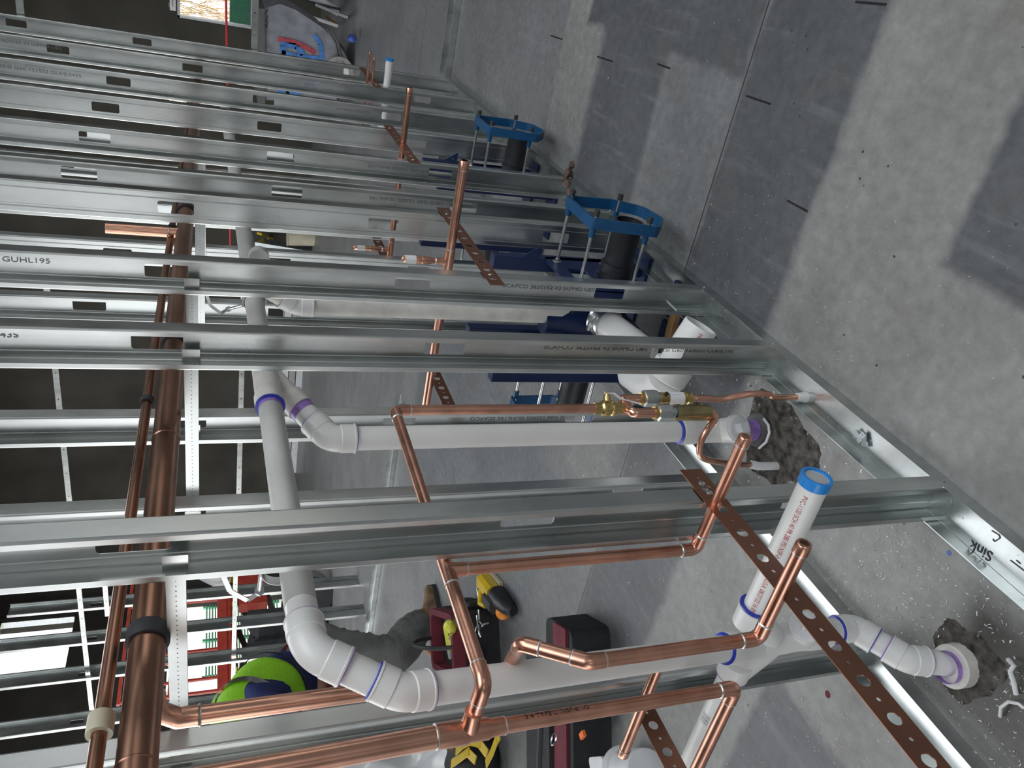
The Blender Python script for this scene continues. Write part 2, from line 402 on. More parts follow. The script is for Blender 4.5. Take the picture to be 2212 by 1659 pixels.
# ================================================================== framing
def stud_profile(dep, fl_, lip, sg, r=.003):
    """front half: lip - flange - web start (x towards the open side is sg*-1)"""
    x = -sg*fl_
    a = [(x, lip), (x, r), (x+sg*r*.3, r*.3), (x+sg*r, 0), (-sg*r, 0), (-sg*r*.3, r*.3), (0, r), (0, .0155), (-sg*.0016, .0172), (-sg*.0016, .0188), (0, .0205), (0, .0255)]
    return a
def stud(X, Y, z0, z1, sg, holes, name='steel_stud', label='', group=None, cat='stud', m='galvanised', dep=.092, fl_=.0413, lip=.0125, axis='X'):
    """C stud, web at X, flanges towards -sg; holes are centre heights"""
    mb = MB(); ax = Vector((1, 0, 0)); ay = Vector((0, 1, 0))
    if axis == 'Y': ax, ay = ay, ax
    O = Vector((X, Y, z0)) if axis == 'X' else Vector((Y, X, z0))
    t = .0012*sg
    pf = stud_profile(dep, fl_, lip, sg)
    mb.sheet(pf, -t if axis == 'X' else t, O, ax, ay, (0, 0, z1-z0))
    mb.sheet([(x, dep-y) for x, y in pf], t if axis == 'X' else -t, O, ax, ay, (0, 0, z1-z0))
    hs = [[(y, z) for y, z in rrect(dep/2-.0185, h-z0-.051, dep/2+.0185, h-z0+.051, .006)] for h in holes if z0+.06 < h < z1-.06]
    loops = [[(.0255, 0), (dep-.0255, 0), (dep-.0255, z1-z0), (.0255, z1-z0)]]+hs
    mb.plate(loops, O, ay, (0, 0, 1), -.0012*sg if axis == 'X' else .0012*sg)
    o = mb.build(name, m, None, smooth=False)
    if label: tag(o, label, cat, group)
    return o
def track(p0, p1, w, leg, up, label, m='galvanised', name='floor_track', cat='track', across=None, t=.0014):
    p0 = Vector(p0); p1 = Vector(p1); d = p1-p0; up = Vector(up); ac = up.cross(d.normalized()).normalized()
    mb = MB(); r = .003
    mb.sheet([(-w/2, leg), (-w/2, r), (-w/2+r*.3, r*.3), (-w/2+r, 0), (w/2-r, 0), (w/2-r*.3, r*.3), (w/2, r), (w/2, leg)], t, p0, ac, up, d)
    o = mb.build(name, m, None, smooth=False); tag(o, label, cat); return o
ZT = 3.05
YB = .4545
FR = [(0.982, 1, [(290, 1190), (1140, 1122)], 'nearest front-row steel stud, its flange running the length of the photo beside the blue-capped pipe'),
      (1.620, 1, [(340, 738), (960, 755), (1440, 765)], 'front-row steel stud between the open white closet pipe and the tall white drain riser'),
      (2.006, 1, [(360, 588), (890, 617), (1315, 637)], 'front-row steel stud just in front of the nearest blue carrier frame, stamped with its size'),
      (2.490, -1, [(380, 448), (828, 485), (1200, 515)], 'front-row steel stud with closed shiny web facing the camera behind the nearest blue frame'),
      (2.752, 1, [(171, 374), (620, 415), (1000, 455)], 'open-faced front-row steel stud right behind the closed shiny web of the nearest blue frame'),
      (3.190, 1, [(205, 302), (606, 342), (950, 382)], 'front-row steel stud whose foot has brown putty, just short of the farther blue frame'),
      (3.670, -1, [(228, 234), (582, 277), (898, 311)], 'closed-web front-row steel stud seen through the farther blue frame'),
      (4.210, 1, [(256, 176), (569, 219), (845, 255)], 'third steel stud from the far end of the front row'),
      (4.800, 1, [(125, 102), (416, 145), (676, 183), (912, 217)], 'front-row steel stud behind the farthest blue-capped stub, second from the corner'),
      (5.412, 1, [(35, 50), (307, 90), (760, 150)], 'last front-row steel stud, standing in the corner with the cross wall')]
TXT = 'SCAFCO 362S162 43 IAPMO UES 33KSI G60 123022 GUHL195'
front_studs = []
for (X, sg, hp, lab) in FR:
    hz = [P(x, y, X=X).z for x, y in hp]
    hz = sorted(hz); hz.append(hz[-1]+.61); hz = [hz[0]-.61]+hz if hz[0] > .8 else hz
    o = stud(X, 0, .0016, ZT, sg, hz, label=lab, group='steel studs of the front row')
    front_studs.append(o)
BKS = [(0.957, 1, [(700, 1560)], 'nearest back-row steel stud, behind the leaning white drain pipe'),
      (1.603, 1, [(396, 1103), (1357, 1053)], 'back-row steel stud next along from the nearest one, its foot by the bent copper tube'),
      (1.995, 1, [(863, 905), (1252, 899)], 'back-row steel stud behind the ball valve, with a slotted strut bracket on it'),
      (2.735, 1, [(193, 656), (610, 674), (960, 688)], 'back-row steel stud seen between the two stamped front studs'),
      (3.22, -1, [(250, 474)], 'back-row steel stud with its closed web turned to the camera behind the copper side outlet'),
      (3.75, 1, [(420, 250)], 'back-row steel stud far down the chase behind the farther blue frame'),
      (4.35, 1, [(420, 250)], 'far back-row steel stud, third from the end'),
      (4.95, 1, [(420, 250)], 'far back-row steel stud, second from the end')]
back_studs = []
for (X, sg, hp, lab) in BKS:
    hz = sorted(P(x, y, X=X).z for x, y in hp); hz = [h for h in [hz[0]-1.22, hz[0]-.61]+hz+[hz[-1]+.61, hz[-1]+1.22] if .2 < h < 2.9]
    back_studs.append(stud(X, YB, .0016, ZT, sg, hz, label=lab, group='steel studs of the back row'))
track((5.46, .0465, .0), (-.6, .0465, .0), .0955, .042, (0, 0, 1), 'galvanised floor track of the front row, a pen note in it near the camera')
track((5.46, YB+.0465, .0), (-.6, YB+.0465, .0), .0955, .042, (0, 0, 1), 'galvanised floor track of the back row, crossing under the leaning white pipe')
# stamped text on the webs
def stamp(i, body, x, y, flip=False, size=.017, studs=front_studs, X=None, yy=None):
    o = studs[i]; X = (FR if studs is front_studs else BKS)[i][0]; p = P(x, y, X=X)
    y0 = yy if yy is not None else p.y
    if not flip: text(body, size, (X-.0020, y0, p.z), (0, 0, -1), (0, -1, 0), 'faint_ink', o, cond=1.35)
    else: text(body, size, (X-.0020, y0, p.z), (0, 0, 1), (0, 1, 0), 'faint_ink', o, cond=1.35)
stamp(2, 'SCAFCO 362S162 43 IAPMO UES', 1082, 632, yy=.043, size=.016)
stamp(1, 'SCAFCO 362S162 43 IAPMO UES   33KSI G60 123022 GUHL195', 1172, 757, yy=.043, size=.016)
stamp(2, 'GUHL195', 5, 566, yy=.043, size=.018)
stamp(1, '43S', 0, 729, yy=.043)
stamp(5, '33KSI G60 123022 GUHL195', 935, 380, flip=True, yy=.038)
stamp(4, '33KSI G60 123022 GUHL195', 955, 462, flip=True, yy=.034)
stamp(7, '33KSI G60 121522 GUHL2435', -10, 143, yy=.05, size=.02)
stamp(8, '362S162 43 IAPMO UES', 0, 86, yy=.045, size=.02)
stamp(7, 'SCAFCO 362S162', 800, 236, flip=True, yy=.035)
stamp(9, '33KSI G60 123022 GUHL195', 740, 155, flip=True, yy=.04)
stamp(3, '33KSI G60 123022 GUHL195', 1000, 650, flip=True, studs=back_studs, yy=YB+.045)
stamp(2, '33KSI G60 123022 GUHL195 SCAFCO', 1240, 905, flip=True, studs=back_studs, yy=YB+.04)
# screws at the stud feet
def screw(p, d, parent, r=.005):
    mb = MB(); mb.lathe(p, d, [(0, r), (.001, r*.95), (.0022, r*.45)], 12); return mb.build('screw', 'zinc', parent)
for o, f in zip(front_studs, FR): screw((f[0]-.02*f[1], -.0018, .022), (0, -1, 0), o)

# ---- cross wall at X=5.43 (6 inch studs), to the right of the corner and beyond the chase
XW = 5.44
track((XW+.078, -2.2, 0), (XW+.078, -.003, 0), .156, .042, (0, 0, 1), 'floor track of the cross wall running off to the right from the corner', m='galvanised')
track((XW+.078, 2.6, 0), (XW+.078, 9.2, 0), .156, .042, (0, 0, 1), 'floor track of the cross wall beyond the chase, in front of the far room', m='galvanised')
cw = [(-.27, 'cross-wall stud standing alone to the right of the corner'), (-.75, 'cross-wall stud at the right edge of the view')]
for y, lab in cw: stud(XW, y, .0016, 3.3, 1, [.61, 1.27, 1.9, 2.5], label=lab, cat='stud', dep=.152, fl_=.032, axis='Y', group='cross wall studs')
LB = ['cross-wall stud seen just left of the corner over the chase', 'cross-wall stud beyond the tall drain riser, its oval knockout showing', 'cross-wall stud crossing behind the thick aged copper pipe', 'cross-wall stud hidden mostly by the nearest front stud',
      'cross-wall stud beside the bright high window', 'cross-wall stud with the wide grey web ending on the floor left of the drain elbow', 'cross-wall stud between the two bright high panes', 'cross-wall stud to the left of the bright high panes', 'cross-wall stud above the crouching worker', 'outermost cross-wall stud at the left edge']
ys = [P(0, v, X=XW).y for v in (540, 880, 1003, 1125, 1290, 1370, 1460, 1530, 1600)]
cross_studs = []
for k, y in enumerate(ys):
    cross_studs.append(stud(XW, y+.02, .0016, 3.3 if k > 0 else 3.3, 1, [.66, 1.29, 1.9, 2.56], label=LB[k], dep=.152, fl_=.032, axis='Y', group='cross wall studs'))
def bridging(y0, y1, z, lab):
    mb = MB(); mb.sheet([(0, .014), (0, 0), (.038, 0), (.038, .014)], .0014, (XW-.004, y0, z), (0, 0, 1), (1, 0, 0), (0, y1-y0, 0))
    o = mb.build('bridging_channel', 'galvanised', None); tag(o, lab, 'metal channel', 'bridging channels of the cross wall')
    n = int((y1-y0)/.11)
    for i in range(n):
        s_ = MB(); s_.lathe((XW-.0045, y0+.04+i*.11, z+.019), (-1, 0, 0), [(0, .005), (.002, .003)], 8); s_.build('rivet', 'black_rubber' if i % 2 else 'zinc', o)
bridging(1.3, 6.9, P(128, 880, X=XW).z-.02, 'upper bright channel linking the cross-wall studs beyond the chase')
bridging(1.3, 4.3, P(520, 880, X=XW).z-.02, 'waist-high bright channel between the cross-wall studs behind the drain riser')
bridging(4.35, 6.2, P(505, 1400, X=XW).z-.02, 'bright channel across the red lift above the worker')
bridging(4.2, 4.75, P(232, 1330, X=XW).z-.02, 'short bright channel beside the aged copper pipe')
bridging(-1.9, -.003, P(548, 60, X=XW).z-.025, 'dotted channel linking the studs to the right of the corner')
bridging(-1.9, -.003, P(40, 10, X=XW).z-.025, 'high bright channel at the top right corner')

# ---- slotted struts across the chase that carry the pipes
def strut(X, y0, y1, z, lab, dots=True):
    t = thing('pipe_strut', lab, 'strut', (X, y0, z), 'struts across the chase')
    mb = MB(); mb.sheet([(.014, -.013), (0, -.013), (0, .013), (.014, .013)], .0014, (X, y0, z), (1, 0, 0), (0, 0, 1), (0, y1-y0, 0)); mb.build('channel', 'galvanised', t)
    d = MB(); n = int(abs(y1-y0)/.0105)
    for i in range(n): d.lathe((X-.0012, y0+.006+i*.0105, z), (-1, 0, 0), [(0, .0012), (.0003, .0012)], 6)
    d.build('punched_dots', 'black_rubber', t)
    for s_ in (-1, 1):
        e = MB(); yy = (y0 if s_ < 0 else y1); e.box((X-.002, min(yy, yy+s_*.035), z-.018), (X+.0, max(yy, yy+s_*.035), z+.018)); e.build('end_plate', 'zinc', t)
    return t
strut(.955, .088, .50, 1.552, 'dotted strut under the thick aged copper pipe nearest the camera')
strut(1.60, .088, .50, 1.545, 'dotted strut under the aged copper pipe between the tall riser and the back stud')
strut(1.98, .088, .50, 1.552, 'dotted strut under the aged copper pipe between the two stamped studs')
strut(2.52, .088, .50, 1.541, 'dotted strut under the aged copper pipe beyond the closed shiny stud')
strut(3.20, .088, .50, 1.545, 'dotted strut under the aged copper pipe far down the chase')

# ---- copper strap bars
def strap(x0, x1, z, y, h, lab, holes, tilt=0, screws=()):
    t = thing('copper_strap', lab, 'bracket bar', (x0, y, z)); mb = MB(); L_ = x1-x0
    loops = [[(0, -h/2), (L_, -h/2), (L_, h/2), (0, h/2)]]
    k = 0; x = .045
    while x < L_-.02:
        big = k % 2 == 0
        if big and holes: loops.append(circ(x, 0, .0105, 18))
        else: loops.append(circ(x, 0, .0035, 8))
        x += holes/2; k += 1
    mb.plate(loops, (x0, y, z), (1, 0, 0), (0, 0, 1), .0015); mb.build('bar', 'copper_strap', t)
    for sx_ in screws: screw((sx_, y-.0016, z), (0, -1, 0), t, .007)
    return t
st0 = strap(-.35, 1.035, .625, -.0035, .05, 'long brown perforated bar slanting across the lower photo in front of the blue-capped pipe', .064, screws=(.962, .99))
strap(1.905, 2.565, .757, -.0035, .045, 'brown perforated bar above the nearest blue frame', .064, screws=(1.98, 2.5))
strap(3.12, 3.76, .735, -.0035, .045, 'brown perforated bar above the farther blue frame', .064, screws=(3.17, 3.7))
strap(4.70, 5.33, .618, -.0035, .045, 'farthest brown perforated bar, holding the two thin copper stubs', .064, screws=(4.78,))
strap(-.2, .955, .622, YB+.094, .048, 'brown perforated bar behind the chase at the bottom edge of the photo', .064)
strap(1.90, 2.50, .752, YB+.094, .045, 'brown perforated bar behind the tall riser, beside the copper crossing', .064)
strap(3.25, 3.70, .737, YB+.094, .045, 'brown perforated bar far down the back row with a copper branch', .064)

# ================================================================== pipework
def elbow_part(a, b, c, r, kind, m, parent, ringm, k=1.0):
    """fitting that turns corner b; returns the two socket end points"""
    a, b, c = Vector(a), Vector(b), Vector(c); u = (a-b).normalized(); w = (c-b).normalized(); th = u.angle(w)
    br = r*(1.35 if kind == 'cu' else 1.9)*k; d = br/math.tan(th/2); sk = r*(1.7 if kind == 'cu' else 1.25)
    arc = fillet(a, b, c, br, 10); mb = MB(); R = r*(1.10 if kind == 'cu' else 1.12)
    e0 = b+u*(d+sk); e1 = b+w*(d+sk)
    mb.tube([e0]+arc+[e1], R, 24)
    if kind == 'pvc':
        for e, dd in ((e0, -u), (e1, -w)): mb.lathe(e, dd, [(0, r*1.02), (0, r*1.21), (.002, r*1.235), (r*.14, r*1.235), (r*.17, r*1.19), (sk*.93, r*1.185), (sk, r*1.12)], 30)
    o = mb.build('elbow', m, parent)
    for e, dd in ((e0, u), (e1, w)):
        if kind == 'cu':
            q = MB(); q.lathe(e-dd*.0008, dd, [(0, R*1.03), (.0018, R*1.03), (.0036, r*1.01)], 24); q.build('solder_ring', 'solder', o)
        elif ringm:
            q = MB(); q.lathe(e-dd*.001, dd, [(0, r*1.2), (.0022, r*1.2), (.0035, r*1.03)], 30); q.build('cement_ring', ringm, o)
    return e0, e1
def pipe_seg(a, b, r, m, parent, name='pipe', seg=30, cap=True):
    mb = MB(); a = Vector(a); b = Vector(b); L_ = (b-a).length; n = max(2, int(L_/.25)); mb.tube([a+(b-a)*i/n for i in range(n+1)], r, seg, cap); return mb.build(name, m, parent)
def cap_part(p, d, r, m, parent, L_=.02, name='end_cap', ring='solder'):
    mb = MB(); d = Vector(d).normalized(); p = Vector(p)
    mb.lathe(p-d*L_, d, [(0, r*1.01), (0, r*1.12), (L_-.004, r*1.12), (L_-.0012, r*1.0), (L_, r*.7)], 26); o = mb.build(name, m, parent)
    if ring:
        q = MB(); q.lathe(p-d*(L_+.001), d, [(0, r*1.02), (0, r*1.13), (.002, r*1.13)], 24, False, False); q.build('solder_ring', ring, o)
    return o
def tee_part(p, axis, br, r, r2, m, parent, kind='cu', L_=None, name='tee'):
    axis = Vector(axis).normalized(); br = Vector(br).normalized(); L_ = L_ or r*2.9; mb = MB(); p = Vector(p); k = 1.1 if kind == 'cu' else 1.14
    mb.lathe(p-axis*L_, axis, [(0, r*1.0), (0, r*k), (L_*.9, r*k), (L_*1.1, r*k), (2*L_, r*k), (2*L_, r)], 28)
    mb.lathe(p+br*.0, br, [(0, r2*k*1.05), (r*1.1, r2*k*1.05), (r*1.35, r2*k), (L_, r2*k), (L_, r2)], 26)
    o = mb.build(name, m, parent)
    if kind == 'cu':
        for e, dd, rr in ((p-axis*L_, -axis, r), (p+axis*L_, axis, r), (p+br*L_, br, r2)):
            q = MB(); q.lathe(e-dd*.0005, dd, [(0, rr*k*1.02), (.0018, rr*k*1.02), (.0034, rr)], 24); q.build('solder_ring', 'solder', o)
    return o
def run(name, label, cat, m, r, pts, fit=None, kind='cu', caps=(0, 0), rings=None, group=None, root=None, bendk=1.0, seg=30):
    pts = [Vector(p) for p in pts]; root = root or thing(name, label, cat, pts[0], group); fit = fit or m; cur = pts[0]
    for i in range(1, len(pts)-1):
        e0, e1 = elbow_part(pts[i-1], pts[i], pts[i+1], r, kind, fit, root, rings[i-1] if rings else None, bendk)
        pipe_seg(cur, e0+(pts[i]-e0).normalized()*.003, r, m, root, seg=seg); cur = e1-(e1-pts[i]).normalized()*.003
    pipe_seg(cur, pts[-1], r, m, root, seg=seg)
    if caps[0]: cap_part(pts[0], pts[0]-pts[1], r, fit, root)
    if caps[1]: cap_part(pts[-1], pts[-1]-pts[-2], r, fit, root)
    return root

# --- thick aged copper main, 2 inch, along the chase
HZ = 1.594; HY = .2215
hm = thing('copper_main', 'thick aged brown copper pipe running through the chase with side outlets', 'pipe', (-.3, HY, HZ))
pipe_seg((-.3, HY, HZ), (5.35, HY, HZ), .027, 'copper_aged', hm, seg=40)
for yv, nm in ((1375, 0), (742, 1), (455, 2)):
    x = P(330 if nm == 0 else 370, yv, Y=HY).x
    q = MB(); q.lathe((x-.014, HY, HZ), (1, 0, 0), [(0, .027), (0, .0315), (.003, .0325), (.025, .0325), (.028, .0315), (.028, .027)], 36); q.build('rubber_clamp', 'black_rubber', hm)
xr = .80
for x in (xr-.07, 2.86, 1.5): 
    q = MB(); q.lathe((x-.002, HY, HZ), (1, 0, 0), [(0, .027), (.002, .0285), (.004, .027)], 36); q.build('solder_ring', 'copper_aged', hm)
# outlet dropping behind the leaning drain, then a stub through the back row
RX = P(500, 1535, Y=.30).x; RY = .30
q = MB(); q.tube([(RX, HY+.01, HZ-.005), (RX, RY-.02, HZ-.02), (RX, RY, HZ-.045), (RX, RY, HZ-.075)], .0165, 26); q.lathe((RX-.0, HY, HZ), (0, 1, -.45), [(0, .021), (.032, .019)], 26); q.build('outlet_saddle', 'copper_bright', hm)
q = MB(); q.lathe((RX, RY, HZ-.079), (0, 0, 1), [(0, .0165), (.002, .0178), (.005, .0165)], 26); q.build('solder_ring', 'solder', hm)
rs = thing('copper_riser', 'bright copper drop pipe leaving the thick aged pipe and passing behind the leaning white drain', 'pipe', (RX, RY, 1.5))
pb = P(1430, 1430, Y=RY+.03)
pipe_seg((RX, RY, 1.52), (RX, RY, .9), .0150, 'copper_bright', rs)
pipe_seg((RX, RY, .9), (RX, RY, pb.z+.03), .0111, 'copper', rs)
pc = P(1410, 1475, X=RX); pe = P(1345, 1632, X=RX)
elbow_part((RX, RY, .9), (RX, RY, pe.z), pe, .0111, 'cu', 'copper', rs, None)
pipe_seg((RX, RY+.03, pe.z), pe, .0111, 'copper', rs); cap_part(pe, (0, 1, 0), .0111, 'copper', rs)
# side outlet far down the main, pointing up
xo = P(300, 500, Y=HY).x
so_ = P(228, 493, Y=HY)
su = thing('copper_branch', 'open-ended copper branch standing up from the aged pipe between two far studs', 'pipe', (so_.x, HY, HZ))
q = MB(); q.lathe((so_.x, HY, HZ+.02), (0, 0, 1), [(0, .0175), (so_.z-HZ-.02, .0175), (so_.z-HZ-.02, .0155), (so_.z-HZ-.05, .0155)], 30); q.build('pipe', 'copper_bright', su)
q = MB(); q.lathe((so_.x, HY, HZ+.045), (0, 0, 1), [(0, .0175), (.002, .019), (.004, .0175)], 26); q.build('solder_ring', 'solder', su)
# --- thin aged line above
SP0 = P(205, 1650, Y=.24); SP1 = P(362, 560, Y=.24)
sm = thing('copper_line', 'thin aged copper pipe running above the thick one, with a cream collar', 'pipe', SP0)
d_ = (SP1-SP0).normalized(); a_ = SP0-d_*.25; b_ = SP1+d_*1.9
pipe_seg(a_, b_, .0108, 'copper_aged', sm)
pw = SP0+d_*((P(214, 1567, Y=.24)-SP0).length)
q = MB(); q.lathe(pw-d_*.016, d_, [(0, .0115), (0, .0178), (.003, .0182), (.029, .0182), (.032, .0178), (.032, .0115)], 30); q.build('plastic_collar', 'cream_plastic', sm)
for py_, px_ in ((868, 317), (492, 358)):
    pw = SP0+d_*((P(px_, py_, Y=.24)-SP0).length); q = MB(); q.lathe(pw-d_*.009, d_, [(0, .011), (0, .0155), (.018, .0155), (.018, .011)], 24); q.build('rubber_clamp', 'black_rubber', sm)

# --- near copper group at the bottom of the photo
LX, LY = .69, .205
tz = P(1012, 1580, Y=LY)
l1 = thing('copper_riser', 'copper riser at the bottom edge with a reducing tee, turning away through the back row', 'pipe', (tz.x, LY, tz.z))
LX = tz.x
topp = P(600, 1671, Y=LY)
pipe_seg((LX-.012, LY, 1.75), (LX, LY, tz.z+.03), .0168, 'copper_bright', l1)
q = MB(); q.lathe((LX, LY, tz.z+.05), (0, 0, -1), [(0, .0168), (0, .0187), (.045, .0187), (.05, .0165), (.08, .0165), (.085, .0140), (.108, .0135), (.108, .0115)], 30)
q.lathe((LX, LY, tz.z), (0, -1, 0), [(0, .0145), (.022, .0145), (.026, .0128), (.046, .0128)], 26); o = q.build('tee', 'copper', l1)
for z_, r_ in ((tz.z+.05, .0188), (tz.z-.058, .0137)):
    q = MB(); q.lathe((LX, LY, z_-.001), (0, 0, 1), [(0, r_), (.0024, r_*1.02), (.0034, r_*.9)], 26); q.build('solder_ring', 'solder', o)
le = P(1600, 1503, Y=LY)
run('', '', '', 'copper', .0118, [(LX, LY, tz.z-.055), (LX, LY, le.z), (LX, .95, le.z)], root=l1, bendk=.8)
wrapped_text('3/4 TYPE L  NSF-61-G', .012, (LX, LY, P(1130, 1560, Y=LY).z), (0, 0, -1), (.1, -1, .2), .0118, 'dark_ink', l1)
# the supply that crosses from that tee along the chase to the valve set
SY = .107; E1 = P(1045, 1472, Y=SY); SZ = E1.z; E2 = P(853, 886, Y=SY); VX0 = E2.x
w1 = run('copper_supply', 'copper supply running along the chase behind the nearest stud and down to the ball valve', 'pipe', 'copper', .0115,
         [(LX, LY-.03, tz.z-.002), (E1.x-.004, SY, SZ), (VX0, SY, E2.z), (VX0, SY, P(1291, 880, X=VX0).z)])
T1 = P(968, 1232, Y=SY)
tee_part((T1.x, SY, SZ+(E2.z-SZ)*(T1.x-E1.x)/(VX0-E1.x)), (1, 0, 0), (0, 0, -1), .0115, .0115, 'copper', w1)
s1z = P(1500, 1190, X=T1.x)
cap1 = P(1603, 962, X=T1.x)
run('', '', '', 'copper', .0113, [(T1.x, SY, SZ-.03), (T1.x, SY, s1z.z-.002), (T1.x, cap1.y-.02, s1z.z-.014)], root=w1, caps=(0, 1))
# the second near stub with its dog-leg
A1 = P(1126, 1390, Y=.12); A2 = P(1272, 1430, Y=.095); A3 = P(1642, 1384, Y=.095); A4 = P(1735, 1183, X=A3.x)
A0 = P(1098, 1440, Y=.27)
s2 = run('copper_stub_line', 'dog-legged copper line ending in a capped stub through the long brown bar', 'pipe', 'copper', .0115,
         [A0, A1, A2, (A2.x, A3.y, A3.z), (A2.x, A4.y-.005, A4.z-.004)], caps=(0, 1))
# --- flush pipes at the blue frames
def flush(X, p0, p1, ra, r, lab, arr, wait=True):
    a = P(*p0, X=X); b = P(*p1, X=X); z = (a.z+b.z)/2; t = thing('copper_flush_pipe', lab, 'pipe', (X, a.y, z)); a.z = b.z = z
    pipe_seg(a, b, r, 'copper', t); cap_part(a, (0, -1, 0), r, 'copper', t, .03)
    q = P(*ra, X=X); tee_part((X, q.y, z), (0, 1, 0), (0, 0, 1), r, r*.7, 'copper', t)
    top = P(*arr, X=X); q2 = MB(); R = r*.72; H = top.z-z-r*2
    q2.lathe((X, q.y, z+r*1.5), (0, 0, 1), [(0, R*.8), (.03, R*.8), (.045, R*1.25), (H*.5, R*1.25), (H*.51, R*1.1), (H*.53, R*1.1), (H*.54, R*1.25), (H-.006, R*1.25), (H, R*.9)], 24)
    ar = q2.build('hammer_arrestor', 'copper_bright', t)
    lb = MB(); lb.lathe((X, q.y, z+r*1.5+H*.66), (0, 0, 1), [(0, R*1.27), (.035, R*1.27)], 24, False, False); lb.build('paper_label', 'paper_white', ar)
    return t
flush(2.27, (1003, 346), (920, 880), (978, 566), .0145, 'capped copper flush pipe crossing the chase above the nearest blue frame', (864, 549))
flush(3.46, (880, 188), (838, 625), (848, 540), .0135, 'capped copper flush pipe crossing the chase above the farther blue frame', (760, 530))
for k, (p0, lab) in enumerate((((799, 112), 'thin capped copper stub at the farthest brown bar, the upper of the pair'), ((809, 124), 'thin capped copper stub at the farthest brown bar, next to the blue-capped white pipe'))):
    a = P(*p0, X=4.9); t = thing('copper_stub', lab, 'pipe', a, 'far pair of copper stubs'); pipe_seg(a, (4.9, .33, a.z), .0075, 'copper', t); cap_part(a, (0, -1, 0), .0075, 'copper', t, .015)
    run('', '', '', 'copper', .0075, [(4.9, .2, a.z), (4.9, .3, a.z), (4.9, .3, 1.5+.1*k)], root=t)
a = P(842, 127, X=4.85); t = thing('drain_stub', 'far white drain stub with a blue cap beside the two thin copper stubs', 'pipe', a)
run('', '', '', 'pvc_white', .0215, [a, (4.85, .27, a.z), (4.85, .27, 1.3)], kind='pvc', root=t)
q = MB(); q.lathe(a, (0, 1, 0), [(-.002, .018), (-.002, .0235), (.012, .0235), (.012, .0215)], 28); q.build('end_cap', 'cap_blue', t)

# --- PVC vent run, the leaning near drain, the tall riser
GY = .182
g0 = P(648, 1300, Y=GY-.012); g1 = P(583, 872, Y=GY+.006); dG = (g1-g0).normalized()
vt = thing('vent_pipe', 'grey-white plastic vent pipe running level through the chase with a wye near the tall riser', 'pipe', g0)
far = g1+dG*3.6; pipe_seg(g0-dG*.01, far, .0268, 'pvc_grey', vt, seg=40)
# wye: hub lines and the branch towards the tall riser
PX2, PY2, PR = 1.552, .262, .0295
wy = g1-dG*.0
K0 = P(700, 920, X=PX2-.01, Y=None); wye_t = P(590, 835, Y=GY+.01)
q = MB(); q.lathe(g1-dG*.012, dG, [(0, .0268), (0, .0335), (.003, .034), (.04, .034), (.043, .031), (.20, .031), (.203, .034), (.235, .034), (.238, .0268)], 36)
bs = g1+dG*.16; corner = Vector((PX2, PY2, P(712, 950, Y=PY2).z)); be = bs+(corner-bs)*.56; q.tube([bs, bs+(be-bs)*.6, be], .0285, 30); q.lathe(be-(be-bs).normalized()*.042, (be-bs), [(0, .0285), (0, .0335), (.042, .0335), (.042, .0268)], 32)
wyp = q.build('wye', 'pvc_dirty', vt)
q = MB(); q.lathe(g1-dG*.0155, dG, [(0, .0272), (.001, .0335), (.004, .0338)], 36); q.build('cement_ring', 'cement_blue', wyp)
q = MB(); q.lathe(g1-dG*.030, dG, [(0, .0270), (.016, .0271)], 36, False, False); q.build('primer_band', 'primer_purple', wyp)
for yv in (262+0, 560):
    pf_ = P(490 if yv < 300 else 560, yv, Y=GY); q = MB(); q.lathe((pf_.x, pf_.y, pf_.z), dG, [(0, .0268), (0, .0325), (.035, .0325), (.035, .0268)], 30); q.build('coupling', 'pvc_grey', vt)
# loop hangers
def hanger(pp, rod_to, lab):
    t = thing('pipe_hanger', lab, 'pipe hanger', pp, 'loop hangers on the vent pipe'); q = MB()
    q.lathe(pp-dG*.01, dG, [(0, .0315), (0, .033), (.020, .033), (.020, .0315), (0, .0315)], 36, False, False); q.build('loop', 'zinc', t)
    top = Vector(rod_to); q = MB(); st = pp+Vector((0, .015, .03)); q.tube([st, top], .0045, 14); q.build('rod', 'zinc', t)
    d = (top-st).normalized(); q = MB(); q.lathe(top-d*.012, d, [(0, .009), (.008, .009)], 6); q.build('nut', 'zinc', t)
    q = MB(); k = [top+d*.0, top+Vector((-.005, .012, .02)), top+Vector((0, -.01, .05)), top+Vector((.0, -.05, .062)), top+Vector((.0, -.085, .062))]
    for i in range(4): q.bar(k[i], k[i+1], .009, .002, up=(1, 0, 0))
    q.build('strap', 'zinc', t); return t
ga = P(606, 1235, Y=GY-.01)
hanger(ga+dG*.012, P(560, 1280, Y=.27), 'loop hanger round the vent pipe just left of the nearest stud')
gb = P(560, 648, Y=GY+.01)
hanger(g0+dG*((gb-g0).length+.02), P(492, 668, Y=.30), 'loop hanger round the vent pipe between the two stamped studs')
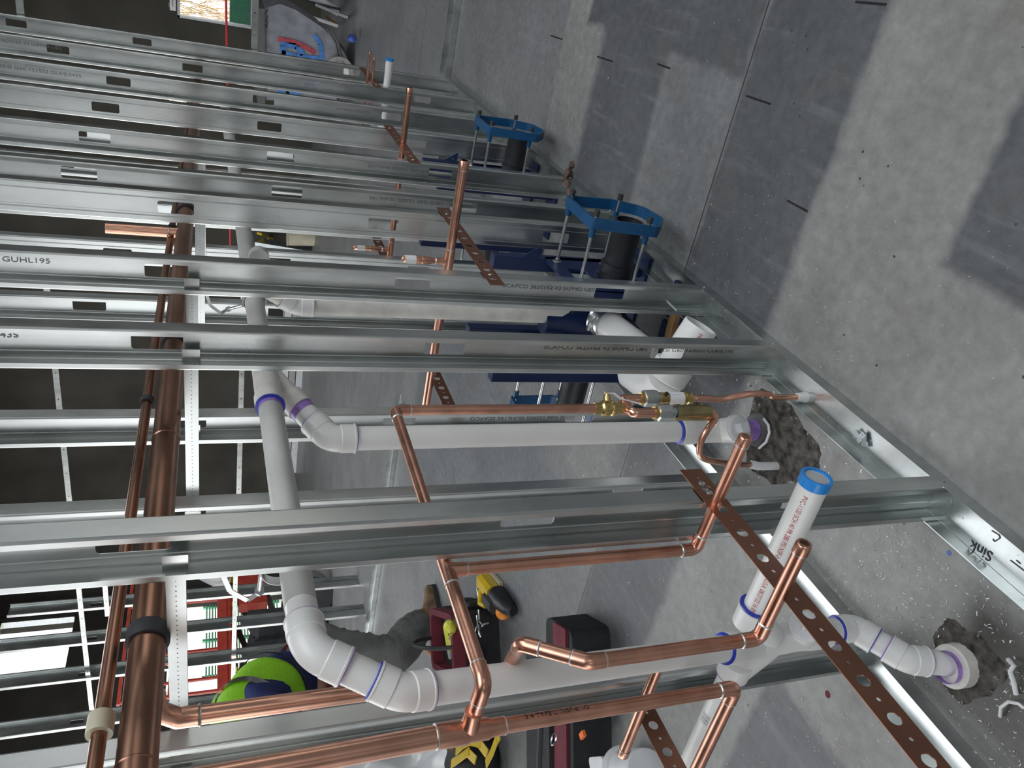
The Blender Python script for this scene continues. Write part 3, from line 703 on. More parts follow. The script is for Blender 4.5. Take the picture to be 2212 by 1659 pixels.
# tall riser
pz1 = P(765, 953, X=PX2).z; Ks = P(718, 925, X=PX2)
q1 = P(1520, 935, X=PX2)
tr = thing('drain_riser', 'tall white plastic drain pipe standing in the chase, cleanout tee at its foot', 'pipe', (PX2, PY2, 0))
kz = P(690, 940, X=PX2, ).z
corner = Vector((PX2, PY2, P(712, 950, Y=PY2).z))
dirb = (be-corner).normalized(); 
run('', '', '', 'pvc_white', PR, [be-dirb*.02, corner, (PX2, PY2, .262)], kind='pvc', root=tr, fit='pvc_white', rings=['cement_blue'], bendk=.8, seg=40)
q = MB(); q.lathe(be-dirb*.0, -dirb, [(0, PR+.0004), (.02, PR+.0004)], 36, False, False); q.build('primer_band', 'primer_purple', tr)
cz = P(1590, 955, X=PX2).z
q = MB(); q.lathe((PX2, PY2, .055), (0, 0, 1), [(0, .0302), (0, .0365), (.005, .037), (.045, .037), (.05, .034), (.165, .034), (.170, .037), (.215, .037), (.22, .0302)], 36)
cdn = Vector((-.75, -.62, -.1)).normalized(); cp = Vector((PX2, PY2, .125))
q.lathe(cp, cdn, [(0, .036), (.045, .036), (.047, .040), (.062, .040)], 34); ct = q.build('cleanout_tee', 'pvc_white', tr)
q = MB(); q.lathe(cp+cdn*.062, cdn, [(0, .037), (.004, .037), (.006, .033), (.008, .033)], 34); ce_ = cp+cdn*.07; q.bar(ce_, ce_+cdn*.022, .028, .028, up=(0, .3, 1), c=.004); q.build('cleanout_plug', 'white_plastic', ct)
q = MB(); q.lathe((PX2, PY2, .0), (0, 0, 1), [(0, .031), (.056, .031)], 34); q.build('primer_band', 'primer_purple', tr)
q = MB(); q.lathe((PX2, PY2, .276), (0, 0, 1), [(0, .037), (.002, .037), (.004, .031)], 34); q.build('cement_ring', 'cement_blue', tr)
q = MB(); q.lathe((PX2, PY2, .0), (0, 0, 1), [(0, .052), (.010, .05), (.016, .044), (.016, .032)], 30); q.build('floor_sleeve', 'tub_dark', tr)
# leaning near drain
ra_, rb_ = .0258, .0258
B1 = P(905, 1486, Y=.215); B2 = P(1572, 1400, Y=.325)
nd = thing('drain_stack', 'nearest leaning white drain stack with blue-ringed elbows, double wye and offset into the floor', 'pipe', (P(2080, 1432, Z=0).x, P(2080, 1432, Z=0).y, 0))
K1 = P(655, 1372, Y=GY-.02); K2 = P(850, 1497, Y=.20)
K1 = g0-dG*.075+Vector((0, 0, 0)); 
Kd = P(668, 1405, Y=GY-.015)
run('', '', '', 'pvc_white', .0262, [g0+dG*.012, Kd, P(868, 1497, Y=.208), B2], kind='pvc', root=nd, rings=['primer_purple', 'cement_blue'], bendk=.95, seg=40)
dn = (B2-B1).normalized()
q = MB()
J = P(1652, 1385, Y=.335)            # centre of the double wye
q.lathe(B2-dn*.01, dn, [(0, .0258), (0, .0325), (.003, .033), (.04, .033), (.044, .031), (.10, .031)], 36)
F0 = P(1628, 1325, X=J.x); F1 = P(1764, 1032, X=J.x)
fd = (F1-F0).normalized(); fo = P(1655, 1375, X=J.x)
q.tube(fillet(J+Vector((0, .01, -.04)), J+Vector((0, -.02, .0)), F0, .03, 8)+[F0], .031, 30)
q.lathe(F0-fd*.03, fd, [(0, .031), (0, .034), (.045, .034), (.048, .0272)], 34)
Bk0 = P(1583, 1452, X=J.x); Bk1 = P(1470, 1700, X=J.x); bd = (Bk1-Bk0).normalized()
q.tube([J+Vector((0, 0, -.02)), J+Vector((0, .03, .0)), Bk0], .030, 30); q.lathe(Bk0-bd*.035, bd, [(0, .030), (0, .034), (.04, .034), (.042, .0272)], 34)
Dn = Vector((J.x, J.y-.004, P(1795, 1385, Y=J.y).z)); q.lathe(J, (Dn-J), [(-.02, .033), ((Dn-J).length*.5, .031), ((Dn-J).length*.7, .0345), ((Dn-J).length, .0345)], 34)
dw = q.build('double_wye', 'pvc_white', nd)
q = MB(); q.lathe(B2-dn*.014, dn, [(0, .0262), (.002, .032), (.005, .0325)], 36); q.build('cement_ring', 'cement_blue', dw)
pipe_seg(F0, F1, .0268, 'pvc_white', nd, seg=40)
q = MB(); q.lathe(F0+fd*.018, fd, [(0, .0345), (.003, .0345), (.004, .027)], 34); q.build('cement_ring', 'cement_blue', dw)
q = MB(); q.lathe(F1-fd*.016, fd, [(0, .0272), (0, .0292), (.019, .0295), (.020, .0285), (.020, .0235), (.014, .022), (.014, .001)], 40, False, False); q.build('end_cap', 'cap_blue', nd)
q = MB(); q.lathe(F1+fd*.0, fd, [(0, .0215), (.0005, .021)], 40); q.build('test_membrane', 'clear_film', nd)
wrapped_text('PVC-1120 SCH 40 PR 280 PSI NSF-dwv MADE IN U.S.A. 08/27/22 16 09', .0135, F1-fd*.03, -fd, (-.6, 0, .9), .0268, 'red_print', nd, cond=.72)
pipe_seg(Bk0, Bk1, .0265, 'pvc_white', nd, seg=40)
q = MB(); q.lathe(Bk0+bd*.004, bd, [(0, .0345), (.002, .0345), (.008, .0268)], 34); q.build('primer_band', 'primer_purple', dw)
for i in range(7):
    q = MB(); pz = Bk0+bd*(.125+i*.0045); side = Vector((-.1, -.35, 1)); side = (side-bd*side.dot(bd)).normalized(); up = side.cross(bd); w_ = (.0009, .0016, .0007, .002, .001, .0014, .0008)[i]
    vs = []
    for a in (-.25, 0, .25, .5):
        for s_ in (0, w_): vs.append(pz+bd*s_+(side*cos(a)+up*sin(a))*.0269)
    q.add(vs, [(0, 1, 3, 2), (2, 3, 5, 4), (4, 5, 7, 6)]); q.build('barcode_bar', 'dark_ink', nd)
# cleanout on the foot
C0 = P(1795, 1355, X=Dn.x); cdn = Vector((-.30, -.85, .48)).normalized(); q = MB(); cpp = (J+Dn)/2+(Dn-J)*.12
q.lathe(cpp, cdn, [(0, .030), (.045, .030), (.046, .0335), (.060, .0335)], 34); cb = q.build('cleanout_tee', 'pvc_white', nd)
q = MB(); q.lathe(cpp+cdn*.060, cdn, [(0, .032), (.003, .032), (.005, .028), (.007, .0275)], 34); ce_ = cpp+cdn*.067; q.bar(ce_, ce_+cdn*.022, .024, .024, up=(.2, .3, 1), c=.003); q.build('cleanout_plug', 'white_plastic', cb)
bz = P(2075, 1436, Z=.0)
pA = P(1860, 1375, Y=Dn.y); pB = P(1975, 1425, Y=(Dn.y+bz.y)/2); pA.y = Dn.y; 
run('', '', '', 'pvc_white', .0262, [Dn, Vector((Dn.x, Dn.y, pA.z)), P(1945, 1428, Y=.345), (bz.x, bz.y, .10), (bz.x, bz.y, 0)][:2]+[P(1960, 1425, Y=.33), (bz.x, bz.y, 0)], kind='pvc', root=nd, rings=['cement_blue', 'primer_purple'], bendk=.55, seg=40)
q = MB(); q.lathe((bz.x, bz.y, 0), (0, 0, 1), [(0, .047), (.03, .046), (.034, .042), (.034, .028)], 34); q.build('floor_sleeve', 'pvc_dirty', nd)
q = MB(); q.lathe((bz.x, bz.y, .034), (0, 0, 1), [(0, .0335), (.014, .0335)], 34, False, False); q.build('primer_band', 'primer_purple', nd)

# ================================================================== valve set by the tall riser
VX, VY = VX0, SY
vz = P(1291, 880, X=VX).z
bv = thing('ball_valve', 'brass ball valve with a white-coated lever above the two mixing valves', 'valve', (VX, VY, vz))
q = MB(); q.lathe((VX, VY, vz+.008), (0, 0, -1), [(0, .0118), (0, .0145), (.016, .0145), (.020, .0195), (.024, .0205), (.038, .0205), (.041, .0185), (.044, .0205), (.050, .0205), (.054, .016), (.075, .0155), (.075, .012)], 26)
sd = Vector((.55, -.83, 0)); q.lathe((VX, VY, vz-.028), sd, [(.01, .010), (.026, .010), (.030, .008), (.036, .008)], 18); q.build('body', 'brass', bv)
q = MB(); q.lathe(Vector((VX, VY, vz-.028))+sd*.034, sd, [(0, .007), (.007, .007)], 6); q.build('nut', 'brass', bv)
q = MB(); lp = Vector((VX, VY, vz-.028))+sd*.037
for a, b in (((0, 0, .004), (0, 0, -.018)), ((0, 0, -.018), (-.010, .010, -.035)), ((-.010, .010, -.035), (-.018, .018, -.085))): q.bar(lp+Vector(a), lp+Vector(b), .014, .003, up=sd)
lv = q.build('lever', 'white_plastic', bv)
text('webstone'.upper(), .008, lp+Vector((-.011, .0115, -.04))+sd*.002, (-.16, .16, -1), sd.cross(Vector((-.16, .16, -1))), 'label_blue', lv, bold=.0003)
tz0 = P(1352, 880, X=VX).z
ms = thing('valve_manifold', 'short bright copper fork joining the ball valve to the two mixing valves', 'pipe', (VX, VY, tz0))
pipe_seg((VX, VY, vz-.06), (VX, VY, tz0+.012), .0125, 'copper_bright', ms)
offa = Vector((.035, -.022, 0)); offb = Vector((-.035, .020, 0))
va = P(1385, 861, X=VX+.035); vb = P(1415, 892, X=VX-.035)
q = MB(); q.lathe((VX, VY, tz0+.018), (0, 0, -1), [(0, .0125), (0, .0138), (.028, .0138), (.030, .011)], 24); q.tube([(VX-.012, VY+.006, tz0), (VX, VY, tz0), (VX+.012, VY-.006, tz0)], .0135, 22); q.build('tee', 'copper_bright', ms)
ta = Vector((va.x, va.y, tz0)); tb = Vector((vb.x, vb.y, tz0))
za0 = P(1386, 861, X=va.x).z; zb0 = P(1415, 892, X=vb.x).z
for tt, ze in ((ta, za0), (tb, zb0)):
    pp = [Vector((VX, VY, tz0)), tt+Vector((0, 0, -.004)), Vector((tt.x, tt.y, ze))]
    q = MB(); q.tube([pp[0]]+fillet(*pp, .012, 6)+[pp[2]], .0122, 24); q.build('elbow', 'copper_bright', ms)
def mixing(p, z0, pix, lab, body, long_, lbl):
    """union nut, strainer and brass body hanging under the fork"""
    t = thing('mixing_valve', lab, 'valve', (p.x, p.y, z0)); x, y = p.x, p.y
    zz = [P(a, pix[1], X=x).z for a in pix[0]]     # union top, nut bottom, body top, body bottom
    q = MB(); q.lathe((x, y, zz[0]+.004), (0, 0, -1), [(0, .0125), (0, .0165), (.010, .0165), (.014, .0135)], 24); q.build('brass_tail', 'brass', t)
    q = MB(); q.lathe((x, y, zz[0]-.004), (0, 0, -1), [(0, .017), (.002, .0225), (zz[0]-zz[1]-.010, .0235), (zz[0]-zz[1]-.006, .019)], 8); q.build('union_nut', 'zinc', t, smooth=False)
    q = MB(); q.lathe((x, y, zz[1]), (0, 0, -1), [(0, .0165), (.012, .0165), (.013, .0150), (zz[1]-zz[2]+.004, .0150)], 26); q.build('tailpiece', 'zinc', t)
    if lbl: q = MB(); q.lathe((x, y, zz[2]+.004), (0, 0, -1), [(0, .0165), (.004, .0165)], 26); q.build('thread_tape', 'label_blue' if not long_ else 'cap_blue', t)
    R = .0180 if not long_ else .0215; L_ = zz[2]-zz[3]
    q = MB(); q.lathe((x, y, zz[2]), (0, 0, -1), [(0, R*.86), (0, R), (L_*.14, R), (L_*.16, R*.93), (L_*.84, R*.93) if not long_ else (L_*.84, R), (L_*.86, R), (L_, R*.9), (L_, R*.6)], 8 if not long_ else 32); b_ = q.build('body', body, t, smooth=long_)
    pd = Vector((.45, -.89, 0)) if long_ else Vector((-.3, -.95, 0))
    for i, h in enumerate((.62, .80) if long_ else (.16, .86)):
        q = MB(); q.lathe(Vector((x, y, zz[2]-L_*h))+pd*(R-.002), pd, [(0, .0055), (.005 if i == 0 else .0025, .0055), (.006 if i == 0 else .003, .0035)], 12); q.build('plug', 'black_iron' if i == 0 else 'bronze', b_)
    if not long_:
        q = MB(); q.lathe((x, y, zz[2]-L_*.26), (0, 0, -1), [(0, R*.96), (L_*.46, R*.96)], 26, False, False); lb = q.build('label', 'paper_white', b_)
        for k in range(5): text('TEMPERATURE ACTUATED'[:14+k], .0035, (x-.010-.001*0, y-R*.97, zz[2]-L_*.30-0), (0, 0, -1), (1, 0, 0), 'label_blue', lb) if k == 0 else None
    return zz[3]
bza = mixing(ta, za0, ((1386, 1420, 1422, 1492), 861), 'bright brass mixing valve with a white label, the upper of the two below the fork', 'brass', False, False)
bzb = mixing(tb, zb0, ((1415, 1449, 1456, 1530), 893), 'dull bronze mixing valve, the lower of the two below the fork', 'bronze', True, True)
def soft_tube(lab, pts, r=.0083):
    """hand bent soft copper through smoothed control points"""
    pts = [Vector(p) for p in pts]; out = []
    ext = [pts[0]*2-pts[1]]+pts+[pts[-1]*2-pts[-2]]
    for i in range(1, len(ext)-2):
        for k in range(8):
            u = k/8; p0, p1, p2, p3 = ext[i-1:i+3]
            out.append(.5*((2*p1)+(p2-p0)*u+(2*p0-5*p1+4*p2-p3)*u*u+(3*p1-p0-3*p2+p3)*u**3))
    out.append(pts[-1]); t = thing('copper_tube', lab, 'pipe', pts[0]); q = MB(); q.tube(out, r, 20); q.build('tube', 'copper', t); return t, out
fa = P(1676, 858, Z=.03)
t, _o = soft_tube('bent copper tube running from the bright brass valve down to the floor track', [(ta.x, ta.y, bza), (ta.x, ta.y, bza-.05), P(1560, 862, X=ta.x+.0), P(1620, 851, X=ta.x-.02), P(1660, 852, X=ta.x-.03), P(1676, 858, X=ta.x-.035), (P(1676, 858, X=ta.x-.035).x, P(1676, 858, X=ta.x-.035).y, -.002)])
q = MB(); q.lathe((ta.x, ta.y, bza+.002), (0, 0, -1), [(0, .011), (.014, .0105), (.018, .0085)], 20); q.build('adapter', 'copper_bright', t)
q = MB(); fp = _o[-1]; q.lathe((fp.x, fp.y, .0), (0, 0, 1), [(0, .016), (.018, .013), (.030, .011), (.030, .009)], 16); q.build('foam_sleeve', 'poly_bag', t)
b0 = Vector((tb.x, tb.y, bzb)); c1 = P(1545, 898, X=tb.x); 
t, _o = soft_tube('looped copper tube curling from the bronze valve round the front of the tall drain riser', [b0+Vector((0, 0, -.012)), P(1546, 902, X=tb.x-.015), P(1530, 925, X=tb.x-.05), P(1516, 950, X=1.34), P(1511, 975, X=1.335), P(1520, 990, X=1.335), P(1545, 997, X=1.35), P(1580, 1001, X=1.38), P(1610, 1004, X=1.42), P(1622, 1003, X=1.44), ], r=.0083)
q = MB(); ea = [b0+Vector((0, 0, .004)), b0+Vector((0, 0, -.018)), P(1538, 915, X=tb.x-.03)]; q.tube([ea[0]]+fillet(*ea, .010, 6)+[ea[2]], .0112, 22); q.build('elbow', 'copper_bright', t)
e_ = _o[-1]; q = MB(); q.tube([e_+(_o[-2]-e_)*.3, e_+Vector((-.01, .0, -.02)), (e_.x-.012, e_.y, .0)], .012, 16); q.build('foam_sleeve', 'poly_bag', t)

# ================================================================== closet carriers (blue frames)
def band(pts, w, th, y0, d=1):
    """closed strap of the outline pts (x,z), w deep in Y from y0, th thick"""
    n = len(pts); mb = MB(); inner = []
    cx_ = sum(p[0] for p in pts)/n; cz_ = sum(p[1] for p in pts)/n
    for i in range(n):
        a = Vector(pts[i-1]); b = Vector(pts[i]); c = Vector(pts[(i+1) % n]); t1 = (b-a).normalized(); t2 = (c-b).normalized()
        nn = Vector((-(t1+t2).y, (t1+t2).x)).normalized()
        if nn.dot(Vector((cx_, cz_))-b) < 0: nn = -nn
        inner.append(b+nn*th)
    mb.plate([pts, [(p.x, p.y) for p in inner]], (0, y0, 0), (1, 0, 0), (0, 0, 1), -w*d)
    return mb
def rounded(pts, rads, n=7):
    out = []
    for i, p in enumerate(pts):
        a = Vector((*pts[i-1], 0)); b = Vector((*p, 0)); c = Vector((*pts[(i+1) % len(pts)], 0))
        out += [(v.x, v.y) for v in fillet(a, b, c, rads[i], n)]
    return out
def carrier(xc, zc, y, s, lab, yo=None, arms=True, k=1.0):
    """s=-1: frame on the camera side of the front row. bolts at the corners, pipe stub through the round part"""
    t = thing('closet_carrier', lab, 'toilet carrier', (xc, y, zc), 'blue toilet carriers')
    fx = [(xc+.128, zc+.128), (xc-.105, zc+.128), (xc-.140, zc-.098), (xc-.04, zc-.170), (xc+.085, zc-.150), (xc+.134, zc-.05)]
    pts = rounded(fx, [.012, .014, .02, .06, .06, .05]); fp = band(pts, .036, .009, y, 1); fp.build('face_frame', 'carrier_blue', t)
    bolts = [(xc+.113, zc+.112), (xc-.094, zc+.112), (xc-.118, zc-.070), (xc+.117, zc-.072)]
    wy = y-s*.235
    for bx, bz in bolts:
        q = MB(); q.lathe((bx, y+.018-s*.018, bz), (0, s, 0), [(-.03, .0100), (.0, .0100)], 18); q.build('boss', 'carrier_blue', t)
        q = MB(); q.lathe((bx, wy, bz), (0, s, 0), [(0, .0058), (abs(wy-y)+.015, .0058)], 16); r_ = q.build('threaded_rod', 'zinc', t)
        q = MB(); q.lathe((bx, y+(.036 if s > 0 else 0)+s*.004, bz), (0, s, 0), [(0, .0095), (.018, .0095), (.020, .008)], 16); q.build('black_cap', 'black_rubber', r_)
        q = MB(); q.lathe((bx, wy, bz), (0, s, 0), [(0, .016), (.002, .016)], 18); q.lathe((bx, wy+s*.002, bz), (0, s, 0), [(0, .0105), (.009, .0105)], 6); q.build('nut', 'zinc', r_)
    q = MB(); q.lathe((xc-.002, y-s*.03, zc-.062), (0, -s, 0), [(0, .043), (0, .050), (.15, .050), (.152, .058), (.24, .058)], 36, False, True); q.lathe((xc-.002, y-s*.034, zc-.062), (0, -s, 0), [(0, .043), (.14, .043), (.14, .001)], 36, False, False); q.build('waste_nipple', 'black_iron', t)
    # wall plate, uprights and feet inside the chase
    q = MB(); q.plate([rounded([(xc+.15, zc+.15), (xc-.135, zc+.15), (xc-.15, zc-.145), (xc+.165, zc-.145)], [.02]*4), circ(xc-.002, zc-.062, .06, 24), rrect(xc-.045, zc+.03, xc+.05, zc+.10, .01)], (0, wy, 0), (1, 0, 0), (0, 0, 1), -.008); q.build('wall_plate', 'carrier_navy', t)
    q = MB()
    for sx_ in (-1, 1):
        x0 = xc+sx_*.150; q.bar((x0, wy-s*.025, .012), (x0, wy-s*.025, zc+.34), .045, .05, c=.004)
        q.plate([[(-.055, .0), (.055, .0), (.055, .012), (-.055, .012)]], (x0, wy-s*.09, 0), (1, 0, 0), (0, 0, 1), .13)
    q.build('upright', 'carrier_navy', t)
    q = MB(); q.plate([[(0, 0), (.045, .0), (.0, .07)], circ(.014, .022, .005, 10)], (xc+.10, wy+s*.012, zc+.19), (0, s, 0), (0, 0, 1), .005); q.build('gusset', 'carrier_navy', t)
    return t
carrier(2.268, .256, -.140, -1, 'nearest blue frame standing out in front of the wall, black pipe stub inside it')
carrier(3.500, .232, -.130, -1, 'farther blue frame standing out in front of the wall')
carrier(2.268, .30, .66, 1, 'blue frame on the far side of the chase, behind the ball valve')
carrier(3.500, .27, .66, 1, 'blue frame on the far side of the chase, mostly hidden behind the studs')
# main waste fitting between the frames
mf = thing('waste_fitting', 'dark cast waste fitting between the nearest pair of blue frames, white pipes clamped to it', 'pipe fitting', (2.268, .27, .2))
FX, FY = 2.268, .275
q = MB(); q.lathe((FX, .10, .194), (0, 1, 0), [(0, .058), (.09, .075), (.26, .075), (.35, .058)], 32); q.lathe((FX, FY, .19), (0, 0, 1), [(-.02, .07), (.1, .066), (.18, .045), (.235, .045)], 32)
q.lathe((FX, FY, .17), (-1, -.05, -.02), [(0, .07), (.16, .062), (.235, .060)], 32); q.build('body', 'carrier_navy', mf)
vtop = P(598, 660, X=FX).z
vy_ = P(1000, 672, X=FX).y
zj = P(1232, 682, X=FX).z
v3 = thing('vent_stack', 'white plastic vent pipe standing on the dark fitting between the stamped studs', 'pipe', (FX, vy_, zj))
cT = Vector((FX, vy_, P(655, 655, X=FX).z+.02))
run('', '', '', 'pvc_dirty', .0305, [cT+Vector((-.0, -.075, .13)), cT, (FX, vy_, zj-.02)], kind='pvc', root=v3, fit='pvc_white', bendk=.8, seg=36)
q = MB(); q.lathe((FX, vy_, zj+.012), (0, 0, -1), [(0, .0305), (0, .036), (.062, .036), (.062, .030)], 30); cp_ = q.build('rubber_coupling', 'black_rubber', v3)
q = MB(); q.lathe((FX, vy_, zj-.008), (0, 0, -1), [(0, .0364), (.02, .0364)], 30, False, False); q.build('clamp_band', 'zinc', cp_)
dl = Vector((-.45, -.89, 0)); ul = Vector((0, 0, 1)); sl_ = dl.cross(ul)
for nm, z0_, z1_, m_ in (('sticker', zj-.018, zj-.044, 'paper_white'), ('orange_sticker', zj-.0, zj-.0, 'orange_plastic')):
    if nm == 'sticker':
        q = MB(); vs = [Vector((FX, vy_, zz_))+(dl*cos(a)+sl_*sin(a))*.0368 for zz_ in (z0_, z1_) for a in (-.7, -.35, 0, .35, .7)]; q.add(vs, [(i, i+1, i+6, i+5) for i in range(4)]); q.build('sticker', m_, cp_)
q = MB(); vs = [Vector((FX, vy_, zz_))+(dl*cos(a)+sl_*sin(a))*.0368 for zz_ in (zj-.018, zj-.044) for a in (.72, .95, 1.2)]; q.add(vs, [(i, i+1, i+4, i+3) for i in range(2)]); q.build('sticker', 'orange_plastic', cp_)
# white closet bend between the studs
cbX = 1.765
s0 = P(1514, 703, X=cbX); 
cb = thing('closet_bend', 'fat white plastic bend with an open mouth between the two stamped studs', 'pipe', s0)
R4 = .052
axd = (P(1450, 800, X=cbX)-P(1514, 703, X=cbX)).normalized()
q = MB(); L_ = (P(1450, 812, X=cbX)-s0).length
q.lathe(s0, axd, [(.05, .0455), (0, .0455), (0, R4), (L_, R4), (L_, .001)], 44, False, False); pb_ = q.build('mouth_pipe', 'pvc_white', cb)
q = MB(); q.lathe(s0+axd*.05, axd, [(0, .0457), (.0, .001)], 40, False, False); q.build('pipe_inside', 'pvc_inner', cb)
wrapped_text('PR 220 PSI', .016, s0+axd*.012, axd, (-.9, 0, .45), R4, 'red_print', cb)
m0 = s0+axd*(L_*.78); m1 = P(1428, 832, X=cbX+.02); m2 = P(1372, 808, X=cbX+.18); m3 = Vector((FX-.24, FY-.01, .19))
q = MB(); q.lathe(m0, axd, [(0, R4), (0, .060), (.004, .062), (.05, .062), (.054, .058), (L_*.3, .058)], 40)
q.tube([m0+axd*.05, m1+Vector((-.0, -.0, .0)), m1+(m2-m1)*.35+Vector((0, .012, 0)), m2, m3], .058, 36); q.build('long_bend', 'pvc_white', cb)
q = MB(); q.lathe(m3, (m3-m2), [(0, .058), (0, .066), (.05, .066), (.05, .058)], 36); q.build('steel_coupling', 'zinc', cb)
k0 = P(1312, 700, X=FX-.14); k1 = P(1395, 765, X=FX-.36)
ob = thing('offset_pipe', 'short white plastic pipe held by a ribbed steel coupling below the vent pipe', 'pipe', k0)
dk = (k1-k0).normalized(); q = MB(); q.lathe(k0, dk, [(0, .049), ((k1-k0).length, .049)], 40); q.build('pipe', 'pvc_white', ob)
q = MB(); q.lathe(k0-dk*.045, dk, [(0, .052), (0, .056), (.004, .058), (.012, .055), (.016, .058), (.03, .058), (.034, .055), (.05, .058), (.058, .056), (.058, .050)], 40); cc = q.build('steel_coupling', 'zinc', ob)
q = MB(); hs_ = (Vector((0, 0, 1))-dk*dk.z).normalized(); q.bar(k0-dk*.02+hs_*.060, k0-dk*.02+hs_*.060+dk.cross(hs_)*.03, .010, .008); q.build('clamp_screw', 'zinc', cc)
# wood block by the open mouth
wb = MB(); w0 = P(1452, 688, Z=.03); wb.bar(w0+Vector((0, -.02, -.012)), w0+Vector((-.03, .22, -.012)), .035, .036, c=.002); tag(wb.build('wood_block', 'wood'), 'short brown wood offcut lying beside the open white pipe mouth', 'wood block')
# putty run on the track foot and the dirt patches
random.seed(3)
pt = MB(); a0 = P(1236, 356, Z=.0); a1 = P(1238, 432, Z=.045)
pts_ = [a0+Vector((-.02, -.015, .006)), a0+Vector((0, .02, .012)), a0+(a1-a0)*.45+Vector((.01, 0, .03)), a0+(a1-a0)*.7+Vector((0, 0, .025)), a1]
pt.tube([pts_[0]+(pts_[-1]-pts_[0])*0]+[pts_[i]+(pts_[i+1]-pts_[i])*u for i in range(4) for u in (0, .25, .5, .75)][1:]+[pts_[-1]], .012, 14, rfun=lambda u: .010+.006*sin(u*23)+.004*sin(u*41))
tag(pt.build('putty_lump', 'putty'), 'rough reddish brown putty smeared over the floor track near the farther blue frame', 'putty')

# ================================================================== the worker bending over beyond the back row
def skinned(name, nodes, edges, m, parent, sub=2):
    """nodes: (x,y,z,rx,ry) in world; one continuous surface"""
    org = Vector((0, 0, 0)); q = parent
    while q is not None: org += q.location; q = q.parent
    me = bpy.data.meshes.new('sk'); me.from_pydata([tuple(Vector(n[:3])-org) for n in nodes], edges, [])
    o = bpy.data.objects.new('sk', me); COL.objects.link(o); o.modifiers.new('s', 'SKIN'); 
    for i, n in enumerate(nodes):
        sv = me.skin_vertices[0].data[i]; sv.radius = (n[3], n[4] if len(n) > 4 else n[3]); sv.use_root = (i == 0)
    md = o.modifiers.new('u', 'SUBSURF'); md.levels = sub; md.render_levels = sub
    dg = bpy.context.evaluated_depsgraph_get(); dg.update(); m2 = bpy.data.meshes.new_from_object(o.evaluated_get(dg)); bpy.data.objects.remove(o)
    m2.name = name; m2.materials.clear(); m2.materials.append(MAT[m]); m2.shade_smooth()
    r = bpy.data.objects.new(name, m2); COL.objects.link(r); r.parent = parent; return r
pr = thing('person', 'worker in a yellow-green vest, navy shirt and grey trousers, bending over beyond the back row', 'person', (3.5, 3.3, 0))
hip = (3.42, 3.34, .93)
bn = [(*hip, .15, .14), (3.28, 3.27, 1.07, .13, .13), (3.08, 3.18, 1.22, .15, .15), (2.88, 3.09, 1.32, .16, .15), (2.70, 3.02, 1.34, .06, .06), (2.54, 2.95, 1.30, .10, .09),
      (2.86, 2.88, 1.22, .06), (2.66, 2.74, 1.02, .05), (2.42, 2.62, .92, .036), (2.35, 2.59, .88, .04),
      (2.82, 3.32, 1.24, .06), (2.70, 3.38, .97, .05), (2.58, 3.36, .76, .036), (2.54, 3.35, .68, .04),
      (3.47, 3.24, .84, .10), (3.31, 3.18, .44, .07), (3.68, 3.27, .14, .05), (3.40, 3.46, .86, .10), (3.12, 3.52, .52, .07), (3.10, 3.60, .13, .05)]
be_ = [(0, 1), (1, 2), (2, 3), (3, 4), (4, 5), (3, 6), (6, 7), (7, 8), (8, 9), (3, 10), (10, 11), (11, 12), (12, 13), (0, 14), (14, 15), (15, 16), (0, 17), (17, 18), (18, 19)]
body = skinned('body', bn, be_, 'skin', pr)
for hx in ((2.35, 2.59, .88), (2.54, 3.35, .68)):
    for k in range(5):
        a = Vector(hx)+Vector((-.01+.0*k, -.03+.017*k, -.02)); l_ = (.055, .075, .08, .075, .06)[k]; q = MB()
        dd = Vector((-.35, (k-2)*.12, -1)).normalized() if k else Vector((-.3, -.8, -.6)).normalized()
        q.tube([a, a+dd*l_*.5, a+dd*l_*.85+Vector((.01, 0, 0)), a+dd*l_+Vector((.02, 0, 0))], .009, 10, rfun=lambda u: .0095-.003*u); q.build('finger', 'skin', body)
q = MB(); q.ball((2.52, 2.94, 1.33), .105, .095, .10); q.build('hair', 'black_fabric', pr)
q = MB(); q.ball((2.505, 2.935, 1.345), .125, .112, .105, 24, 14); q.lathe((2.505, 2.935, 1.32), (0, 0, 1), [(0, .15), (.006, .15)], 28); q.build('hard_hat', 'white_plastic', pr)
tn = [(*hip, .215, .205), (3.46, 3.23, .80, .175, .165), (3.39, 3.19, .62, .150, .145), (3.30, 3.175, .45, .150, .140), (3.42, 3.20, .34, .145, .13), (3.60, 3.25, .22, .125, .115), (3.70, 3.27, .15, .105, .10),
      (3.38, 3.47, .80, .16, .15), (3.20, 3.52, .60, .13, .13), (3.12, 3.53, .50, .12, .12), (3.11, 3.57, .30, .11, .11), (3.10, 3.60, .15, .10, .10)]
te = [(0, 1), (1, 2), (2, 3), (3, 4), (4, 5), (5, 6), (0, 7), (7, 8), (8, 9), (9, 10), (10, 11)]
tro = skinned('trousers', tn, te, 'grey_fabric', pr, 3)
for v in tro.data.vertices:
    w_ = sin(v.co.x*70+v.co.z*40)*.006+sin(v.co.z*95-v.co.y*60)*.005; v.co += v.normal*w_
sh = skinned('shirt', [(3.395, 3.325, 1.0, .222, .215), (3.28, 3.275, 1.10, .222, .22), (3.10, 3.19, 1.22, .21, .215), (2.88, 3.09, 1.31, .20, .19), (2.86, 2.88, 1.24, .085), (2.66, 2.74, 1.04, .072), (2.82, 3.32, 1.26, .085), (2.70, 3.38, 1.02, .075)],
              [(0, 1), (1, 2), (2, 3), (3, 4), (4, 5), (3, 6), (6, 7)], 'navy_fabric', pr, 3)
